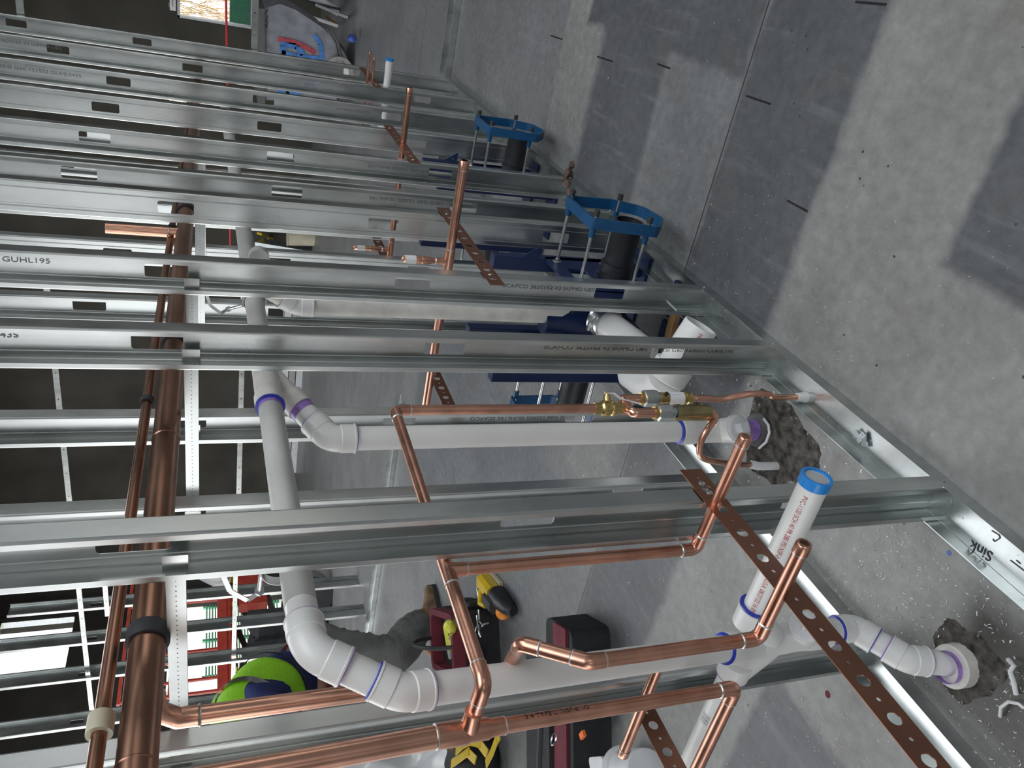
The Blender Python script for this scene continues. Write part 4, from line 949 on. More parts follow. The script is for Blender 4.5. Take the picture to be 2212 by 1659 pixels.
q = MB(); hv_ = Vector((3.42, 3.335, .955)); dv_ = Vector((-.62, -.25, .72)).normalized(); q.lathe(hv_-dv_*.03, dv_, [(0, .20), (.02, .212), (.05, .208)], 30, False, False); q.build('undershirt_hem', 'maroon_fabric', pr)
ve = skinned('vest', [(3.26, 3.26, 1.135, .262, .25), (3.16, 3.21, 1.20, .258, .25), (3.02, 3.15, 1.28, .245, .24), (2.88, 3.09, 1.34, .225, .21), (2.80, 3.05, 1.36, .15, .15)], [(0, 1), (1, 2), (2, 3), (3, 4)], 'hivis', pr, 3)
q = MB(); q.lathe(Vector((3.215, 3.235, 1.165)), Vector((.62, .3, -.5)), [(0, .245), (.012, .249), (.024, .244)], 30, False, False); q.build('vest_trim', 'black_fabric', ve)
q = MB(); q.lathe(Vector((3.00, 3.145, 1.285)), Vector((-.62, -.27, .42)), [(0, .243), (.05, .240)], 30, False, False); q.build('reflective_band', 'zinc', ve)
def boot(x, y, z, ang, lab=None):
    q = MB(); d = Vector((cos(ang), sin(ang), 0)); s_ = Vector((-sin(ang), cos(ang), 0)); o_ = Vector((x, y, z))
    prof = [(-.09, .045, .03, .10), (-.03, .052, .03, .12), (.05, .050, .03, .085), (.12, .052, .03, .06), (.17, .042, .03, .05), (.195, .02, .03, .035)]
    vs = []; fs = []
    for (t, w, b, h) in prof:
        for k in range(12):
            a = 2*pi*k/12; vs.append(o_+d*t+s_*(w*cos(a))+Vector((0, 0, b+(h*.5)*(1+sin(a)) if sin(a) > -.2 else b)))
    for i in range(5):
        for k in range(12): fs.append((i*12+k, i*12+(k+1) % 12, (i+1)*12+(k+1) % 12, (i+1)*12+k))
    fs += [tuple(range(12))[::-1], tuple(60+k for k in range(12))]; q.add(vs, fs); q.tube([o_+Vector((0, 0, .08))-d*.03, o_+Vector((-.02, 0, .18))-d*.03], .055, 16); b_ = q.build('boot', 'boot_leather', pr)
    q = MB(); q.plate([[(-.10, -.05), (.12, -.056), (.19, -.03), (.20, 0), (.19, .03), (.12, .056), (-.10, .05)]], o_, d, s_, .030); q.build('sole', 'black_rubber', b_)
boot(3.76, 3.27, .0, -.25); boot(3.12, 3.60, .0, 2.6)

# ================================================================== tools and bags on the floor beyond the back row
def gz(x, y, z=0): return P(x, y, Z=z)
# tool bag with the yellow glue can, level and square
b_c = gz(1068, 1385, .0); bgx, bgy = b_c.x+.12, b_c.y+.1
tb_ = thing('tool_bag', 'open black tool bag with a maroon front lying beside the worker', 'tool bag', (bgx, bgy, 0))
q = MB(); q.plate([rounded([(-.25, -.18), (.25, -.18), (.25, .18), (-.25, .18)], [.05]*4)], (bgx, bgy, .0), Vector((.75, .66, 0)), Vector((-.66, .75, 0)), .20); q.build('base', 'black_fabric', tb_)
q = MB(); q.plate([rounded([(-.245, -.175), (.245, -.175), (.245, .175), (-.245, .175)], [.05]*4), rounded([(-.21, -.14), (.21, -.14), (.21, .14), (-.21, .14)], [.04]*4)], (bgx, bgy, .20), Vector((.75, .66, 0)), Vector((-.66, .75, 0)), .07); q.build('rim', 'maroon_fabric', tb_)
q = MB(); hh = [Vector((bgx, bgy, .26))+Vector((.75, .66, 0))*a+Vector((0, 0, h)) for a, h in ((-.23, 0), (-.19, .10), (-.1, .15), (0, .165), (.1, .15), (.19, .10), (.23, 0))]; q.tube(hh, .012, 12); q.build('handle', 'black_rubber', tb_)
for sx_ in (-.1, .1):
    q = MB(); q.plate([rrect(-.08, 0, .08, .12, .02)], Vector((bgx, bgy, .03))+Vector((.75, .66, 0))*sx_*1.0+Vector((.66, -.75, 0))*.20, Vector((.75, .66, 0)), Vector((0, 0, 1)), .02); q.build('pocket', 'black_fabric', tb_)
def leanbar(p, d, L_): return Vector(p), Vector(p)+Vector(d).normalized()*L_
a0 = P(970, 1345, Z=.30); a1 = P(985, 1440, Z=.12)
gc = thing('glue_can', 'yellow and white spray can leaning in the tool bag', 'spray can', a1); dc = (a0-a1).normalized()
q = MB(); q.lathe(a1, dc, [(0, .028), (.012, .033), (.03, .036), ((a0-a1).length*.50, .036)], 26); q.build('body', 'paper_white', gc)
q = MB(); q.lathe(a1+dc*(a0-a1).length*.5, dc, [(0, .0362), ((a0-a1).length*.42, .0362), ((a0-a1).length*.46, .03), ((a0-a1).length*.5, .012)], 26); yb_ = q.build('yellow_label', 'yellow_print', gc)
q = MB(); q.lathe(a1-dc*.03, dc, [(0, .024), (.006, .033), (.032, .035)], 24); q.build('yellow_cap', 'yellow_print', gc)
wrapped_text('BLACK', .045, a1+dc*(a0-a1).length*.92, -dc, CAMP-a1, .0364, 'dark_ink', yb_, cond=.8)
a0 = P(985, 1330, Z=.34); a1 = P(1030, 1432, Z=.14); hm_ = thing('pipe_wrench', 'long tool with a black grip and maroon handle standing in the tool bag', 'hand tool', a1)
q = MB(); q.bar(a1, a1+(a0-a1)*.52, .035, .03, c=.008); q.build('handle', 'maroon_fabric', hm_); q = MB(); q.tube([a1+(a0-a1)*.5, a1+(a0-a1)*.75, a0], .019, 16); q.build('grip', 'black_rubber', hm_)
ea_ = P(996, 1352, Z=.30); eb_ = P(1045, 1440, Z=.10); dd_ = (eb_-ea_).normalized(); L_ = (eb_-ea_).length; ww = Vector((.7, .62, .1)); ww = (ww-dd_*ww.dot(dd_)).normalized()
q = MB(); q.plate([[(0, 0), (L_, -.02), (L_, .09), (0, .035)], [(L_*.18, .012), (L_*.42, .004), (L_*.42, .045), (L_*.2, .035)], [(L_*.55, .0), (L_*.88, -.006), (L_*.88, .06), (L_*.55, .05)]], ea_, dd_, ww, .012)
tag(q.build('speed_square', 'orange_plastic'), 'bright orange layout square with cut-outs standing in the tool bag', 'layout square')
ka, kb = P(918, 1403, Z=.04), P(968, 1438, Z=.04); q = MB(); q.tube([ka, ka+(kb-ka)*.5, kb], .019, 16, rfun=lambda u: .017+.004*u); wh = thing('hammer', 'wooden-handled hammer on the floor, its head hidden by the can', 'hammer', kb); q.build('handle', 'wood', wh)
q = MB(); hp_ = kb+(kb-ka).normalized()*.02; q.lathe(hp_-Vector((.05, -.04, 0)), Vector((.1, -.08, 0)), [(0, .018), (.03, .02), (.10, .02), (.13, .018)], 16); q.build('head', 'black_iron', wh)
# chrome sockets on the bag
sk = thing('keyring', 'bunch of chrome hex keys lying on the black tool bag', 'hex keys', P(1040, 1345, Z=.205))
for i in range(9):
    a = P(1028+random.uniform(0, 24), 1338+random.uniform(0, 20), Z=.206+i*.002); q = MB(); an = random.uniform(0, 6.28); q.tube([a, a+Vector((cos(an), sin(an), 0))*.05], .004, 8); q.build('hex_key', 'zinc', sk)
# cordless saw
ds = gz(1105, 1290); dsd = (gz(1128, 1322)-gz(1052, 1235)); dsd.z = 0; dsd.normalize(); dss = Vector((-dsd.y, dsd.x, 0))
dc_ = gz(1092, 1276)+Vector((.05, .05, 0)); 
sw = thing('cordless_tool', 'yellow and black cordless power tool lying beside two oranges', 'power tool', (dc_.x, dc_.y, 0))
q = MB(); q.bar(dc_-dsd*.16+Vector((0, 0, .05)), dc_+dsd*.04+Vector((0, 0, .055)), .09, .085, c=.02); q.build('body', 'yellow_plastic', sw)
q = MB(); q.bar(dc_+dsd*.0+dss*-.035+Vector((0, 0, .06)), dc_+dsd*.12+dss*-.035+Vector((0, 0, .06)), .085, .10, c=.02); q.build('battery', 'black_rubber', sw)
q = MB(); q.tube([dc_+dsd*.05+Vector((0, 0, .04)), dc_+dsd*.14+Vector((0, 0, .045)), dc_+dsd*.22+Vector((0, 0, .04)), dc_+dsd*.27+Vector((0, 0, .03))], .05, 18, rfun=lambda u: .055-.03*u*u); q.build('nose', 'black_iron', sw)
q = MB(); q.tube([dc_-dsd*.12+dss*-.04+Vector((0, 0, .08)), dc_-dsd*.06+dss*-.09+Vector((0, 0, .10)), dc_+dsd*.0+dss*-.08+Vector((0, 0, .09))], .014, 12); q.build('trigger_handle', 'yellow_plastic', sw)
q = MB(); q.tube([dc_-dsd*.16+Vector((0, 0, .05)), dc_-dsd*.22+dss*.04+Vector((0, 0, .05)), dc_-dsd*.24+dss*.08+Vector((0, 0, .03))], .010, 10); q.build('hook', 'black_rubber', sw)
q = MB(); q.bar(dc_-dsd*.16+dss*.045+Vector((0, 0, .012)), dc_+dsd*.03+dss*.045+Vector((0, 0, .012)), .03, .02); q.build('base_shoe', 'cream_plastic', sw)
for i, (x, y, lab) in enumerate(((1073, 1303, 'orange fruit touching the power tool, the one nearer the strap'), (1086, 1322, 'orange fruit next to the nose of the power tool'))):
    p = P(x, y, Z=.042); q = MB(); q.ball(p, .042, .042, .039, 24, 16); o = q.build('orange', 'orange_peel'); tag(o, lab, 'fruit', 'pair of oranges')
q = MB(); a = gz(1056, 1300, .012); b = gz(1066, 1312, .012); q.tube([a, a+(b-a)*.5, b], .010, 12); tag(q.build('socket_bit', 'zinc'), 'small chrome driver bit on the floor between the oranges and the bag', 'driver bit')
q = MB(); c0 = [gz(1031, 1245, .005)+Vector((0, 0, .0)), gz(1032, 1260, .004), gz(1031, 1275, .004), gz(1034, 1294, .004)]; q.tube(c0, .004, 8); tag(q.build('bead_chain', 'zinc'), 'thin silver bead chain on the floor beside the power tool', 'chain')
# black tote with tube frame at the bottom edge
tg = gz(1285, 1600); tx_, ty_ = 1.90, 2.05; A_ = Vector((.60, .80, 0)); B_ = Vector((-.80, .60, 0))
tt = thing('tool_tote', 'black fabric tote with a black tube frame and maroon front at the bottom edge', 'tool bag', (tx_, ty_, 0))
c_ = Vector((tx_, ty_, 0)); 
def onf(px, py, z): return P(px, py, Z=z)
f0 = onf(1320, 1490, 0); f1 = onf(1322, 1650, 0); al = (f1-f0).normalized(); hd = Vector((al.y, -al.x, 0)); hd = -hd if hd.dot(f0-Vector((CAMP.x, CAMP.y, 0))) < 0 else hd
q = MB(); q.plate([rrect(-.04, 0, .52, .30, .03)], f0, al, hd, .0); q = MB(); q.plate([rrect(-.25, 0, .50, .26, .04)], f0+Vector((0, 0, .0)), al, hd, .17 if al.cross(hd).z > 0 else -.17); q.build('pouch', 'black_fabric', tt)
q = MB(); q.plate([rrect(-.25, .04, .50, .16, .01)], f0+Vector((0, 0, .17)), al, hd, .012 if al.cross(hd).z > 0 else -.012); q.build('maroon_panel', 'maroon_fabric', tt)
q = MB(); q.plate([rrect(-.1, .17, .5, .42, .05)], f0+Vector((0, 0, .0)), al, hd, .20 if al.cross(hd).z > 0 else -.20); q.build('side_flap', 'black_fabric', tt)
h0 = onf(1170, 1545, .36); h1 = onf(1165, 1640, .36); q = MB(); q.tube([h0-al*.2, h0, h1, h1+al*.2, h1+al*.25+Vector((0, 0, -.2))], .011, 14); q.build('tube_frame', 'black_rubber', tt)
q = MB(); q.lathe(onf(1198, 1597, .26), (0.3, -.3, .9), [(0, .022), (.004, .026), (.008, .022)], 18, False, False); q.build('snap_hook', 'zinc', tt)
q = MB(); q.bar(onf(1262, 1583, .19), onf(1255, 1592, .19), .022, .012); q.build('orange_tab', 'orange_plastic', tt)
q = MB(); q.bar(onf(1215, 1530, .24), onf(1197, 1552, .24), .05, .02, c=.004); q.build('drywall_knife', 'zinc', tt)
# white jug
ju = P(1392, 1664, Z=.075); ja = (P(1240, 1668, Z=.075)-ju).normalized()
jg = thing('plastic_jug', 'white plastic tub lying on its side at the bottom edge', 'plastic tub', ju)
q = MB(); q.lathe(ju-ja*.02, ja, [(0, .062), (.004, .072), (.15, .078), (.155, .086), (.165, .086), (.17, .080), (.18, .088), (.19, .088)], 36); q.build('body', 'white_plastic', jg)
q = MB(); q.plate([rrect(-.06, 0, .08, .13, .02)], ju+ja*.175+Vector((0, 0, .07)), Vector((-ja.y, ja.x, 0)), ja, .01); q.build('handle', 'white_plastic', jg)
# dark bag with yellow straps and a crumpled white sheet
yb0 = P(1015, 1640, Z=.15); ybt = thing('strap_bag', 'black gear bag with thick yellow straps at the bottom edge', 'gear bag', (yb0.x, yb0.y, 0))
q = MB(); q.ball((yb0.x, yb0.y, .11), .20, .17, .12); q.build('sack', 'black_fabric', ybt)
for i, cpts in enumerate((((985, 1622), (1000, 1608), (1015, 1600), (1035, 1605), (1050, 1625)), ((1050, 1650), (1063, 1625), (1072, 1600), (1078, 1590)), ((975, 1650), (990, 1640), (1010, 1625), (1025, 1640)))):
    q = MB(); k = [P(a, b, Z=.25-.01*j) for j, (a, b) in enumerate(cpts)]
    for j in range(len(k)-1): q.bar(k[j], k[j+1]+(k[j+1]-k[j])*.15, .045, .006, up=(.2, -.2, 1))
    q.build('strap', 'yellow_plastic', ybt)
random.seed(5)
q = MB(); corners = [P(690, 1585, Z=.62), P(905, 1560, Z=.25), P(965, 1580, Z=.1), P(960, 1670, Z=.1), P(700, 1680, Z=.6)]
ws_ = P(840, 1625, Z=.0); nx, ny = 34, 26; vs = []
A0, A1, A2, A3 = P(680, 1575, Z=.85), P(960, 1555, Z=.08), P(975, 1700, Z=.08), P(680, 1720, Z=.85)
for j in range(ny):
    for i in range(nx):
        u, v = i/(nx-1), j/(ny-1); p = (A0*(1-u)+A1*u)*(1-v)+(A3*(1-u)+A2*u)*v
        p = p+Vector((sin(u*17+v*9), cos(u*11-v*14), sin(u*23+v*5)+cos(v*19)))*.022+Vector((0, 0, .05*sin(u*7)*sin(v*5))); p.z = max(p.z, .004); vs.append(p)
q.add(vs, [(j*nx+i, j*nx+i+1, (j+1)*nx+i+1, (j+1)*nx+i) for j in range(ny-1) for i in range(nx-1)])
q.add([v+Vector((0, 0, -.003)) for v in vs], [(j*nx+i, (j+1)*nx+i, (j+1)*nx+i+1, j*nx+i+1) for j in range(ny-1) for i in range(nx-1)])
wsh = q.build('plastic_sheet', 'poly_bag', ang=80); tag(wsh, 'crumpled white plastic sheet draped down to the floor at the bottom edge', 'plastic sheet')
# grey crates behind the sheet with a bright scrap
cr_ = thing('storage_crate', 'grey ribbed plastic crate behind the crumpled white sheet', 'crate', P(650, 1650, Y=4.2)*1.0)
c0 = P(700, 1628, Y=4.2); c0b = P(600, 1650, Y=4.2)
q = MB(); q.box((c0.x-.75, 4.2, 0), (c0.x+.05, 4.75, c0b.z)); cr_.location = (c0.x, 4.2, 0)
cr_o = q.build('body', 'tub_grey', cr_)
for k in range(7):
    q = MB(); z_ = c0b.z-.06-k*.085; q.box((c0.x-.76, 4.19, z_), (c0.x+.06, 4.76, z_+.02)); q.build('rib', 'tub_dark', cr_)

# ================================================================== far room
# tilt truck with painted marks
tk = thing('tilt_truck', 'big grey plastic dump cart with blue and red paint streaks', 'dump cart', (9.6, .6, 0))
XT = 9.6
prof = [P(x, y, X=XT) for x, y in ((560, 22), (565, 215), (720, 225), (752, 180), (752, 128), (735, 100), (700, 62), (640, 22), (604, 8))]
pf2 = rounded([(p.y, p.z) for p in prof], [.05, .05, .05, .06, .08, .05, .15, .10, .04], 5)
q = MB(); q.plate([pf2], (XT, 0, 0), (0, 1, 0), (0, 0, 1), .9); q.build('hopper', 'tub_grey', tk)
q = MB(); rim = [P(x, y, X=XT) for x, y in ((556, 18), (556, 222), (572, 222), (572, 18))]; q.plate([[(p.y, p.z) for p in rim]], (XT-.04, 0, 0), (0, 1, 0), (0, 0, 1), 1.0); q.build('rim', 'tub_dark', tk)
for s_ in (0, 1):
    ch = [P(x, y, X=XT-.005) for x, y in ((706, 60), (725, 95), (733, 140), (728, 215))]; ch = [c+Vector((-.005, 0, 0)) for c in ch]
    q = MB(); q.tube([c+(P(c.x*0+20, 20, X=XT)-P(20, 20, X=XT))+Vector((0, 0, -.035*s_)) for c in ch], .012, 8); q.build('rib', 'tub_dark', tk)
wc = P(762, 150, X=XT); 
for wx in (XT-.03, XT+.55):
    q = MB(); q.lathe((wx, wc.y+.05, .17), (1, 0, 0), [(0, .10), (0, .17), (.06, .17), (.06, .10)], 34); w_o = q.build('wheel', 'ceramic_grey', tk)
    q = MB(); q.lathe((wx-.01, wc.y+.05, .17), (1, 0, 0), [(0, .05), (0, .11), (.08, .11), (.08, .05)], 28); q.build('hub', 'white_plastic', w_o)
q = MB(); q.box((XT+.02, wc.y-.2, .12), (XT+.8, wc.y+.45, .17)); q.build('axle_frame', 'black_iron', tk)
def paint(pts, m, nm, w=.02):
    q = MB(); k = [P(a, b, X=XT-.0065) for a, b in pts]
    for i in range(len(k)-1):
        q.bar(k[i], k[i+1], w, .003, up=(1, 0, 0))
    return q.build(nm, m, tk)
paint(((600, 84), (640, 92), (672, 108), (680, 116)), 'paint_red', 'red_streak', .05); paint(((606, 95), (640, 100), (655, 118)), 'paint_blue', 'blue_streak', .06)
paint(((610, 96), (612, 118)), 'paint_blue', 'blue_streak', .06); paint(((608, 118), (640, 126), (690, 132)), 'paint_blue', 'blue_streak', .10); paint(((678, 75), (692, 95), (697, 130)), 'paint_blue', 'blue_streak', .05)
paint(((601, 196), (650, 204)), 'paint_blue', 'blue_streak', .05); paint(((616, 190), (625, 206)), 'paint_red', 'red_streak', .03)
paint(((578, 20), (568, 38), (570, 48), (576, 60), (578, 44)), 'dark_ink', 'arrow_mark', .012); paint(((574, 46), (579, 33)), 'dark_ink', 'arrow_mark', .01)
# red scissor lift in front of the doorway
YL = 8.2
sf = thing('scissor_lift', 'red scissor lift standing in front of the bright doorway', 'scissor lift', (8.3, YL, 0))
dk0 = P(470, 1400, Y=YL); zt, zb_ = P(470, 1350, Y=YL).z, P(512, 1350, Y=YL).z; x0, x1 = P(490, 1490, Y=YL).x, P(490, 1232, Y=YL).x
q = MB(); q.box((x0, YL, zb_), (x1, YL+1.1, zt)); q.build('platform', 'red_steel', sf)
for k in range(3): q = MB(); zc_ = zb_+(zt-zb_)*(.12+.2*k); q.box((x0, YL-.01, zc_), (x1, YL+.0, zc_+.03)); q.build('platform_rib', 'red_steel', sf)
n = 26
for k in range(n):
    q = MB(); xa = x0+(x1-x0)*k/n; xb = x0+(x1-x0)*(k+1)/n; z_ = zb_+(zt-zb_)*.05; q.box((xa, YL-.016, z_), (xb, YL-.01, z_+.05)); q.build('hazard_stripe', 'yellow_print' if k % 2 else 'black_rubber', sf)
zr = P(275, 1350, Y=YL).z
for yy in (YL+.03, YL+1.07):
    for k in range(5):
        xa = x0+.03+(x1-x0-.06)*k/4; q = MB(); q.bar((xa, yy, zt), (xa, yy, zr), .035, .035); q.build('rail_post', 'red_steel', sf)
    for z_ in (zr, (zr+zt)/2): q = MB(); q.bar((x0, yy, z_), (x1, yy, z_), .04, .04); q.build('guard_rail', 'red_steel', sf)
xm = (x0+x1)/2
for lv_, (za, zb2) in enumerate(((.42, .72), (.72, zb_-.02))):
    for yy in (YL+.2, YL+.85):
        for s_ in (-1, 1): q = MB(); q.bar((xm-s_*.75, yy, za), (xm+s_*.75, yy, zb2), .03, .08); q.build('scissor_arm', 'tub_dark', sf)
q = MB(); q.box((x0+.05, YL+.08, .16), (x1-.05, YL+1.0, .42)); q.build('chassis', 'red_steel', sf)
for wx in (x0+.25, x1-.25):
    for wy_ in (YL+.05, YL+.93): q = MB(); q.lathe((wx, wy_, .19), (0, 1, 0), [(0, .1), (0, .19), (.12, .19), (.12, .1)], 28); q.build('wheel', 'black_rubber', sf)
q = MB(); q.box((P(480, 1262, Y=YL).x, YL-.03, zt-.02), (P(480, 1236, Y=YL).x, YL-.012, zt-.26)); q.build('decal', 'yellow_plastic', sf)
q = MB(); q.box((x1-.95, YL-.22, zb_-.42), (x1-.15, YL-.05, zb_-.03)); q.build('control_box', 'red_steel', sf)
# black draped covers and corrugated louvre outside
cv = thing('black_drape', 'black fabric draped over a rail beside the red lift', 'drape', P(560, 1360, Y=7.6))
q = MB(); nx = 24; dA, dB = P(528, 1355, Y=7.6), P(612, 1330, Y=7.6); xa, xb = P(560, 1490, Y=7.6).x, P(560, 1322, Y=7.6).x; vs = []
for i in range(nx):
    u = i/(nx-1); x = xa+(xb-xa)*u; top = P(555, 1335, Y=7.6).z+(-.09*abs(sin(u*9.0))+.22*0); top = dA.z-.02-.16*abs(sin(u*6.5)); y = 7.6+.05*sin(u*30)
    vs += [(x, y, 0.02), (x, y, top), (x, y+.25, top-.02), (x, y+.25, .02)]
fs = [(4*i+k, 4*i+(k+1) % 4, 4*i+4+(k+1) % 4, 4*i+4+k) for i in range(nx-1) for k in range(4)]; q.add(vs, fs); q.build('cloth', 'black_fabric', cv)
lf = MB(); la, lb_ = P(535, 1272, Y=13.5), P(600, 1330, Y=13.5)
for k in range(26): lf.box((min(la.x, lb_.x)-1.5, 13.5, .05+k*.062), (max(la.x, lb_.x)+.9, 13.53, .083+k*.062))
for k in range(5): lf.box((min(la.x, lb_.x)-1.5+k*1.0, 13.54, 0), (min(la.x, lb_.x)-1.44+k*1.0, 13.6, 1.7))
tag(lf.build('slatted_fence', 'green_mesh', smooth=False), 'green slatted fence outside the doorway behind the red lift', 'fence')
# black disc fan / cable reel on the floor
rc = P(722, 1305, Z=.16); rl = thing('cable_reel', 'big black reel standing on edge on the far floor behind the vent elbow', 'reel', (rc.x, rc.y, 0))
dr = Vector((.93, .36, 0)).normalized(); R_ = .30; cc_ = P(712, 1312, Y=6.9); 
cc_ = Vector((7.75, 7.05, R_)); q = MB(); q.lathe(cc_-dr*.11, dr, [(0, .18), (0, R_), (.22, R_), (.22, .18)], 40); q.build('drum', 'ceramic_grey', rl)
q = MB(); q.lathe(cc_-dr*.13, dr, [(0, .17), (0, R_*.99), (.03, R_*.99), (.03, .17)], 40); q.build('flange', 'black_rubber', rl)
q = MB(); q.lathe(cc_-dr*.10, dr, [(0, .17), (0, .12), (.2, .12), (.2, .17)], 30); q.build('hub', 'tub_dark', rl); rl.location = (cc_.x, cc_.y, 0)
# fix parts' origin after moving the root
for ch in rl.children: ch.location = (rc.x-cc_.x, rc.y-cc_.y, 0)
# ladders leaning and boards in the far right corner
def ladder(p0, p1, w, axis, m, lab, rungs=9):
    t = thing('step_ladder', lab, 'ladder', p0); p0 = Vector(p0); p1 = Vector(p1); ax = Vector(axis).normalized()
    for s_ in (0, 1): q = MB(); q.bar(p0+ax*w*s_, p1+ax*w*s_, .035, .08, up=ax.cross(p1-p0)); q.build('rail', m, t)
    for k in range(rungs): a = p0+(p1-p0)*(k+.7)/(rungs+.4); q = MB(); q.bar(a, a+ax*w, .075, .025); q.build('rung', 'zinc', t)
    return t
ladder(P(640, 535, Z=0)*1.0, P(560, 505, X=12.6), .45, (.3, 1, 0), 'yellow_plastic', 'yellow fibreglass ladder leaning by the far window behind the vent wye', 8)
for i, (zz, m_, lab) in enumerate(((0, 'white_plastic', 'pale plank lying lowest in the stack along the far wall'), (.12, 'zinc', 'silver plank in the middle of the stack along the far wall'), (.24, 'paper_white', 'white plank on top of the stack along the far wall'))):
    q = MB(); q.box((12.5, 4.9, zz+.004*i), (12.85, 8.6, zz+.11+.004*i)); tag(q.build('plank', m_), lab, 'plank', 'planks along the far wall')
for i, (x, y, w, h, m, lab) in enumerate(((12.3, 4.30, .30, .95, 'paper_white', 'white board standing in the far corner nearest the ladder'), (12.4, 4.0, .22, .85, 'galvanised_dull', 'bundle of metal track leaning beside the white board'), (12.2, 3.70, .18, .60, 'cream_plastic', 'short cream bucket beside the metal bundle'))):
    q = MB()
    if 'bucket' in lab: q.lathe((x, y, 0), (0, 0, 1), [(0, .13), (.4, .15), (.41, .16), (.42, .15)], 28)
    else: q.bar((x, y, 0), (x+.25, y, h), w, .06)
    tag(q.build('bucket' if 'bucket' in lab else ('board' if i == 0 else 'metal_bundle'), m), lab, ('board', 'metal track', 'bucket')[i])
cl = [((668, 8), (655, -30), .10, 'paper_white', 'tall board'), ((712, 22), (700, -10), .16, 'white_plastic', 'tilted board'), ((735, 20), (690, 6), .05, 'black_rubber', 'dark post'), ((752, 38), (728, 18), .05, 'zinc', 'silver pipe'), ((760, 60), (744, 40), .03, 'wood', 'wood stick'), ((706, 52), (690, 36), .06, 'paper_white', 'paper roll')]
for i, (a, b, w, m, nm) in enumerate(cl):
    pa = P(*a, Z=0) if i in (0, 2, 3) else P(*a, X=11.2); 
    if pa.x > 12.6: pa = P(*a, X=12.4)
    pa.z = 0; pb_ = P(*b, X=pa.x+.1)
    q = MB(); q.bar(pa, pb_+Vector((0, 0, .25)), w, w*.6); nn = nm.split()[-1]
    tag(q.build(nm.replace(' ', '_'), m), nm+(' leaning among the site clutter by the far wall, ')+('farthest left', 'above the dump cart slope', 'beside the panels', 'next to the dark post', 'nearest the cart wheel', 'lowest in the pile')[i], nn)
q = MB(); bp = P(753, 82, X=9.35); q.ball((bp.x, bp.y, .09), .05, .04, .05); tag(q.build('glove', 'label_blue'), 'small blue glove lying against the dump cart', 'glove')
q = MB(); ta_, tb2 = P(488, -12, X=7.2), P(490, 97, X=7.2); q.tube([ta_, (ta_+tb2)/2, tb2+(tb2-ta_)*6], .009, 8); tag(q.build('caution_tape', 'red_rope'), 'thin red line stretched level across the far window', 'rope')
# the small EXIT-like placard
sg_ = P(372, -4, X=12.9); q = MB(); p0_, p1_ = P(367, 22, X=12.9), P(379, -30, X=12.9)
sgn = thing('wall_sign', 'white sign with red letters hanging high on the far dark wall', 'sign', p0_); q.box((12.9, p1_.y, p1_.z), (12.93, p0_.y, p0_.z)); bd_ = q.build('board', 'paper_white', sgn)
q = MB(); q.box((12.895, p1_.y+.02, p1_.z+.035), (12.9, p0_.y-.05, p0_.z-.035)); q.build('panel', 'maroon_fabric', bd_)
text('SIG', abs(p0_.z-p1_.z)*.55, (12.89, p0_.y-.04, p1_.z+.06), (0, -1, 0), (0, 0, 1), 'paper_white', bd_)
# outdoors seen through the right-hand opening
random.seed(11)
q = MB()
for i in range(1600):
    x = 20.2+random.random()*1.2; y = -1.2+random.random()*6.5; h = .9+random.random()*1.9; z = random.random()*2.6; dx, dy = random.uniform(-.25, .25), random.uniform(-.3, .3)
    a = Vector((x, y, z)); b = a+Vector((dx, dy, .35+random.random()*.8)); q.add([a, a+Vector((0, .02, 0)), b], [(0, 1, 2)])
tag(q.build('dry_bush', 'dry_grass', smooth=False), 'tangle of dry orange brush outside the far right opening', 'shrub', kind='stuff')
q = MB()
for k in range(14): q.box((18.2, -1+k*.5, 0), (18.24, -.96+k*.5, 1.25))
q.add([(18.25, -3, 0), (18.25, 8, 0), (18.25, 8, 1.22), (18.25, -3, 1.22)], [(0, 1, 2, 3)]); tag(q.build('netted_fence', 'green_net', smooth=False), 'green netted fence outside the far right opening', 'fence')
vh = thing('parked_van', 'bright blue vehicle with a white bumper outside the far right opening', 'vehicle', (15.4, .2, 0))
q = MB(); q.plate([rounded([(-.9, .35), (.62, .35), (.60, .95), (.45, 1.14), (-.9, 1.14)], [.05]*5)], (15.4, 0, 0), (0, 1, 0), (0, 0, 1), 2.6); q.build('body', 'vehicle_blue', vh)
q = MB(); q.box((15.28, -.9, .3), (15.45, .66, .72)); q.build('bumper', 'white_plastic', vh)
q = MB(); q.box((15.37, -.1, .98), (15.4, .2, 1.1)); q.build('windscreen', 'black_rubber', vh)
for yy in (-.55, .45): q = MB(); q.lathe((15.8, yy, .33), (0, 1, 0), [(0, .33), (.12, .33)], 24); q.build('wheel', 'black_rubber', vh)
# clear plastic bottle hanging from the lift
q = MB(); ba = P(455, 1245, Y=8.0); q.lathe((ba.x, 8.0, ba.z-.02), (.2, 0, .9), [(-.25, .16), (-.1, .17), (.1, .09), (.2, .05)], 24); tag(q.build('plastic_cone', 'clear_film'), 'clear plastic cone hanging by the red lift rail', 'plastic cover')

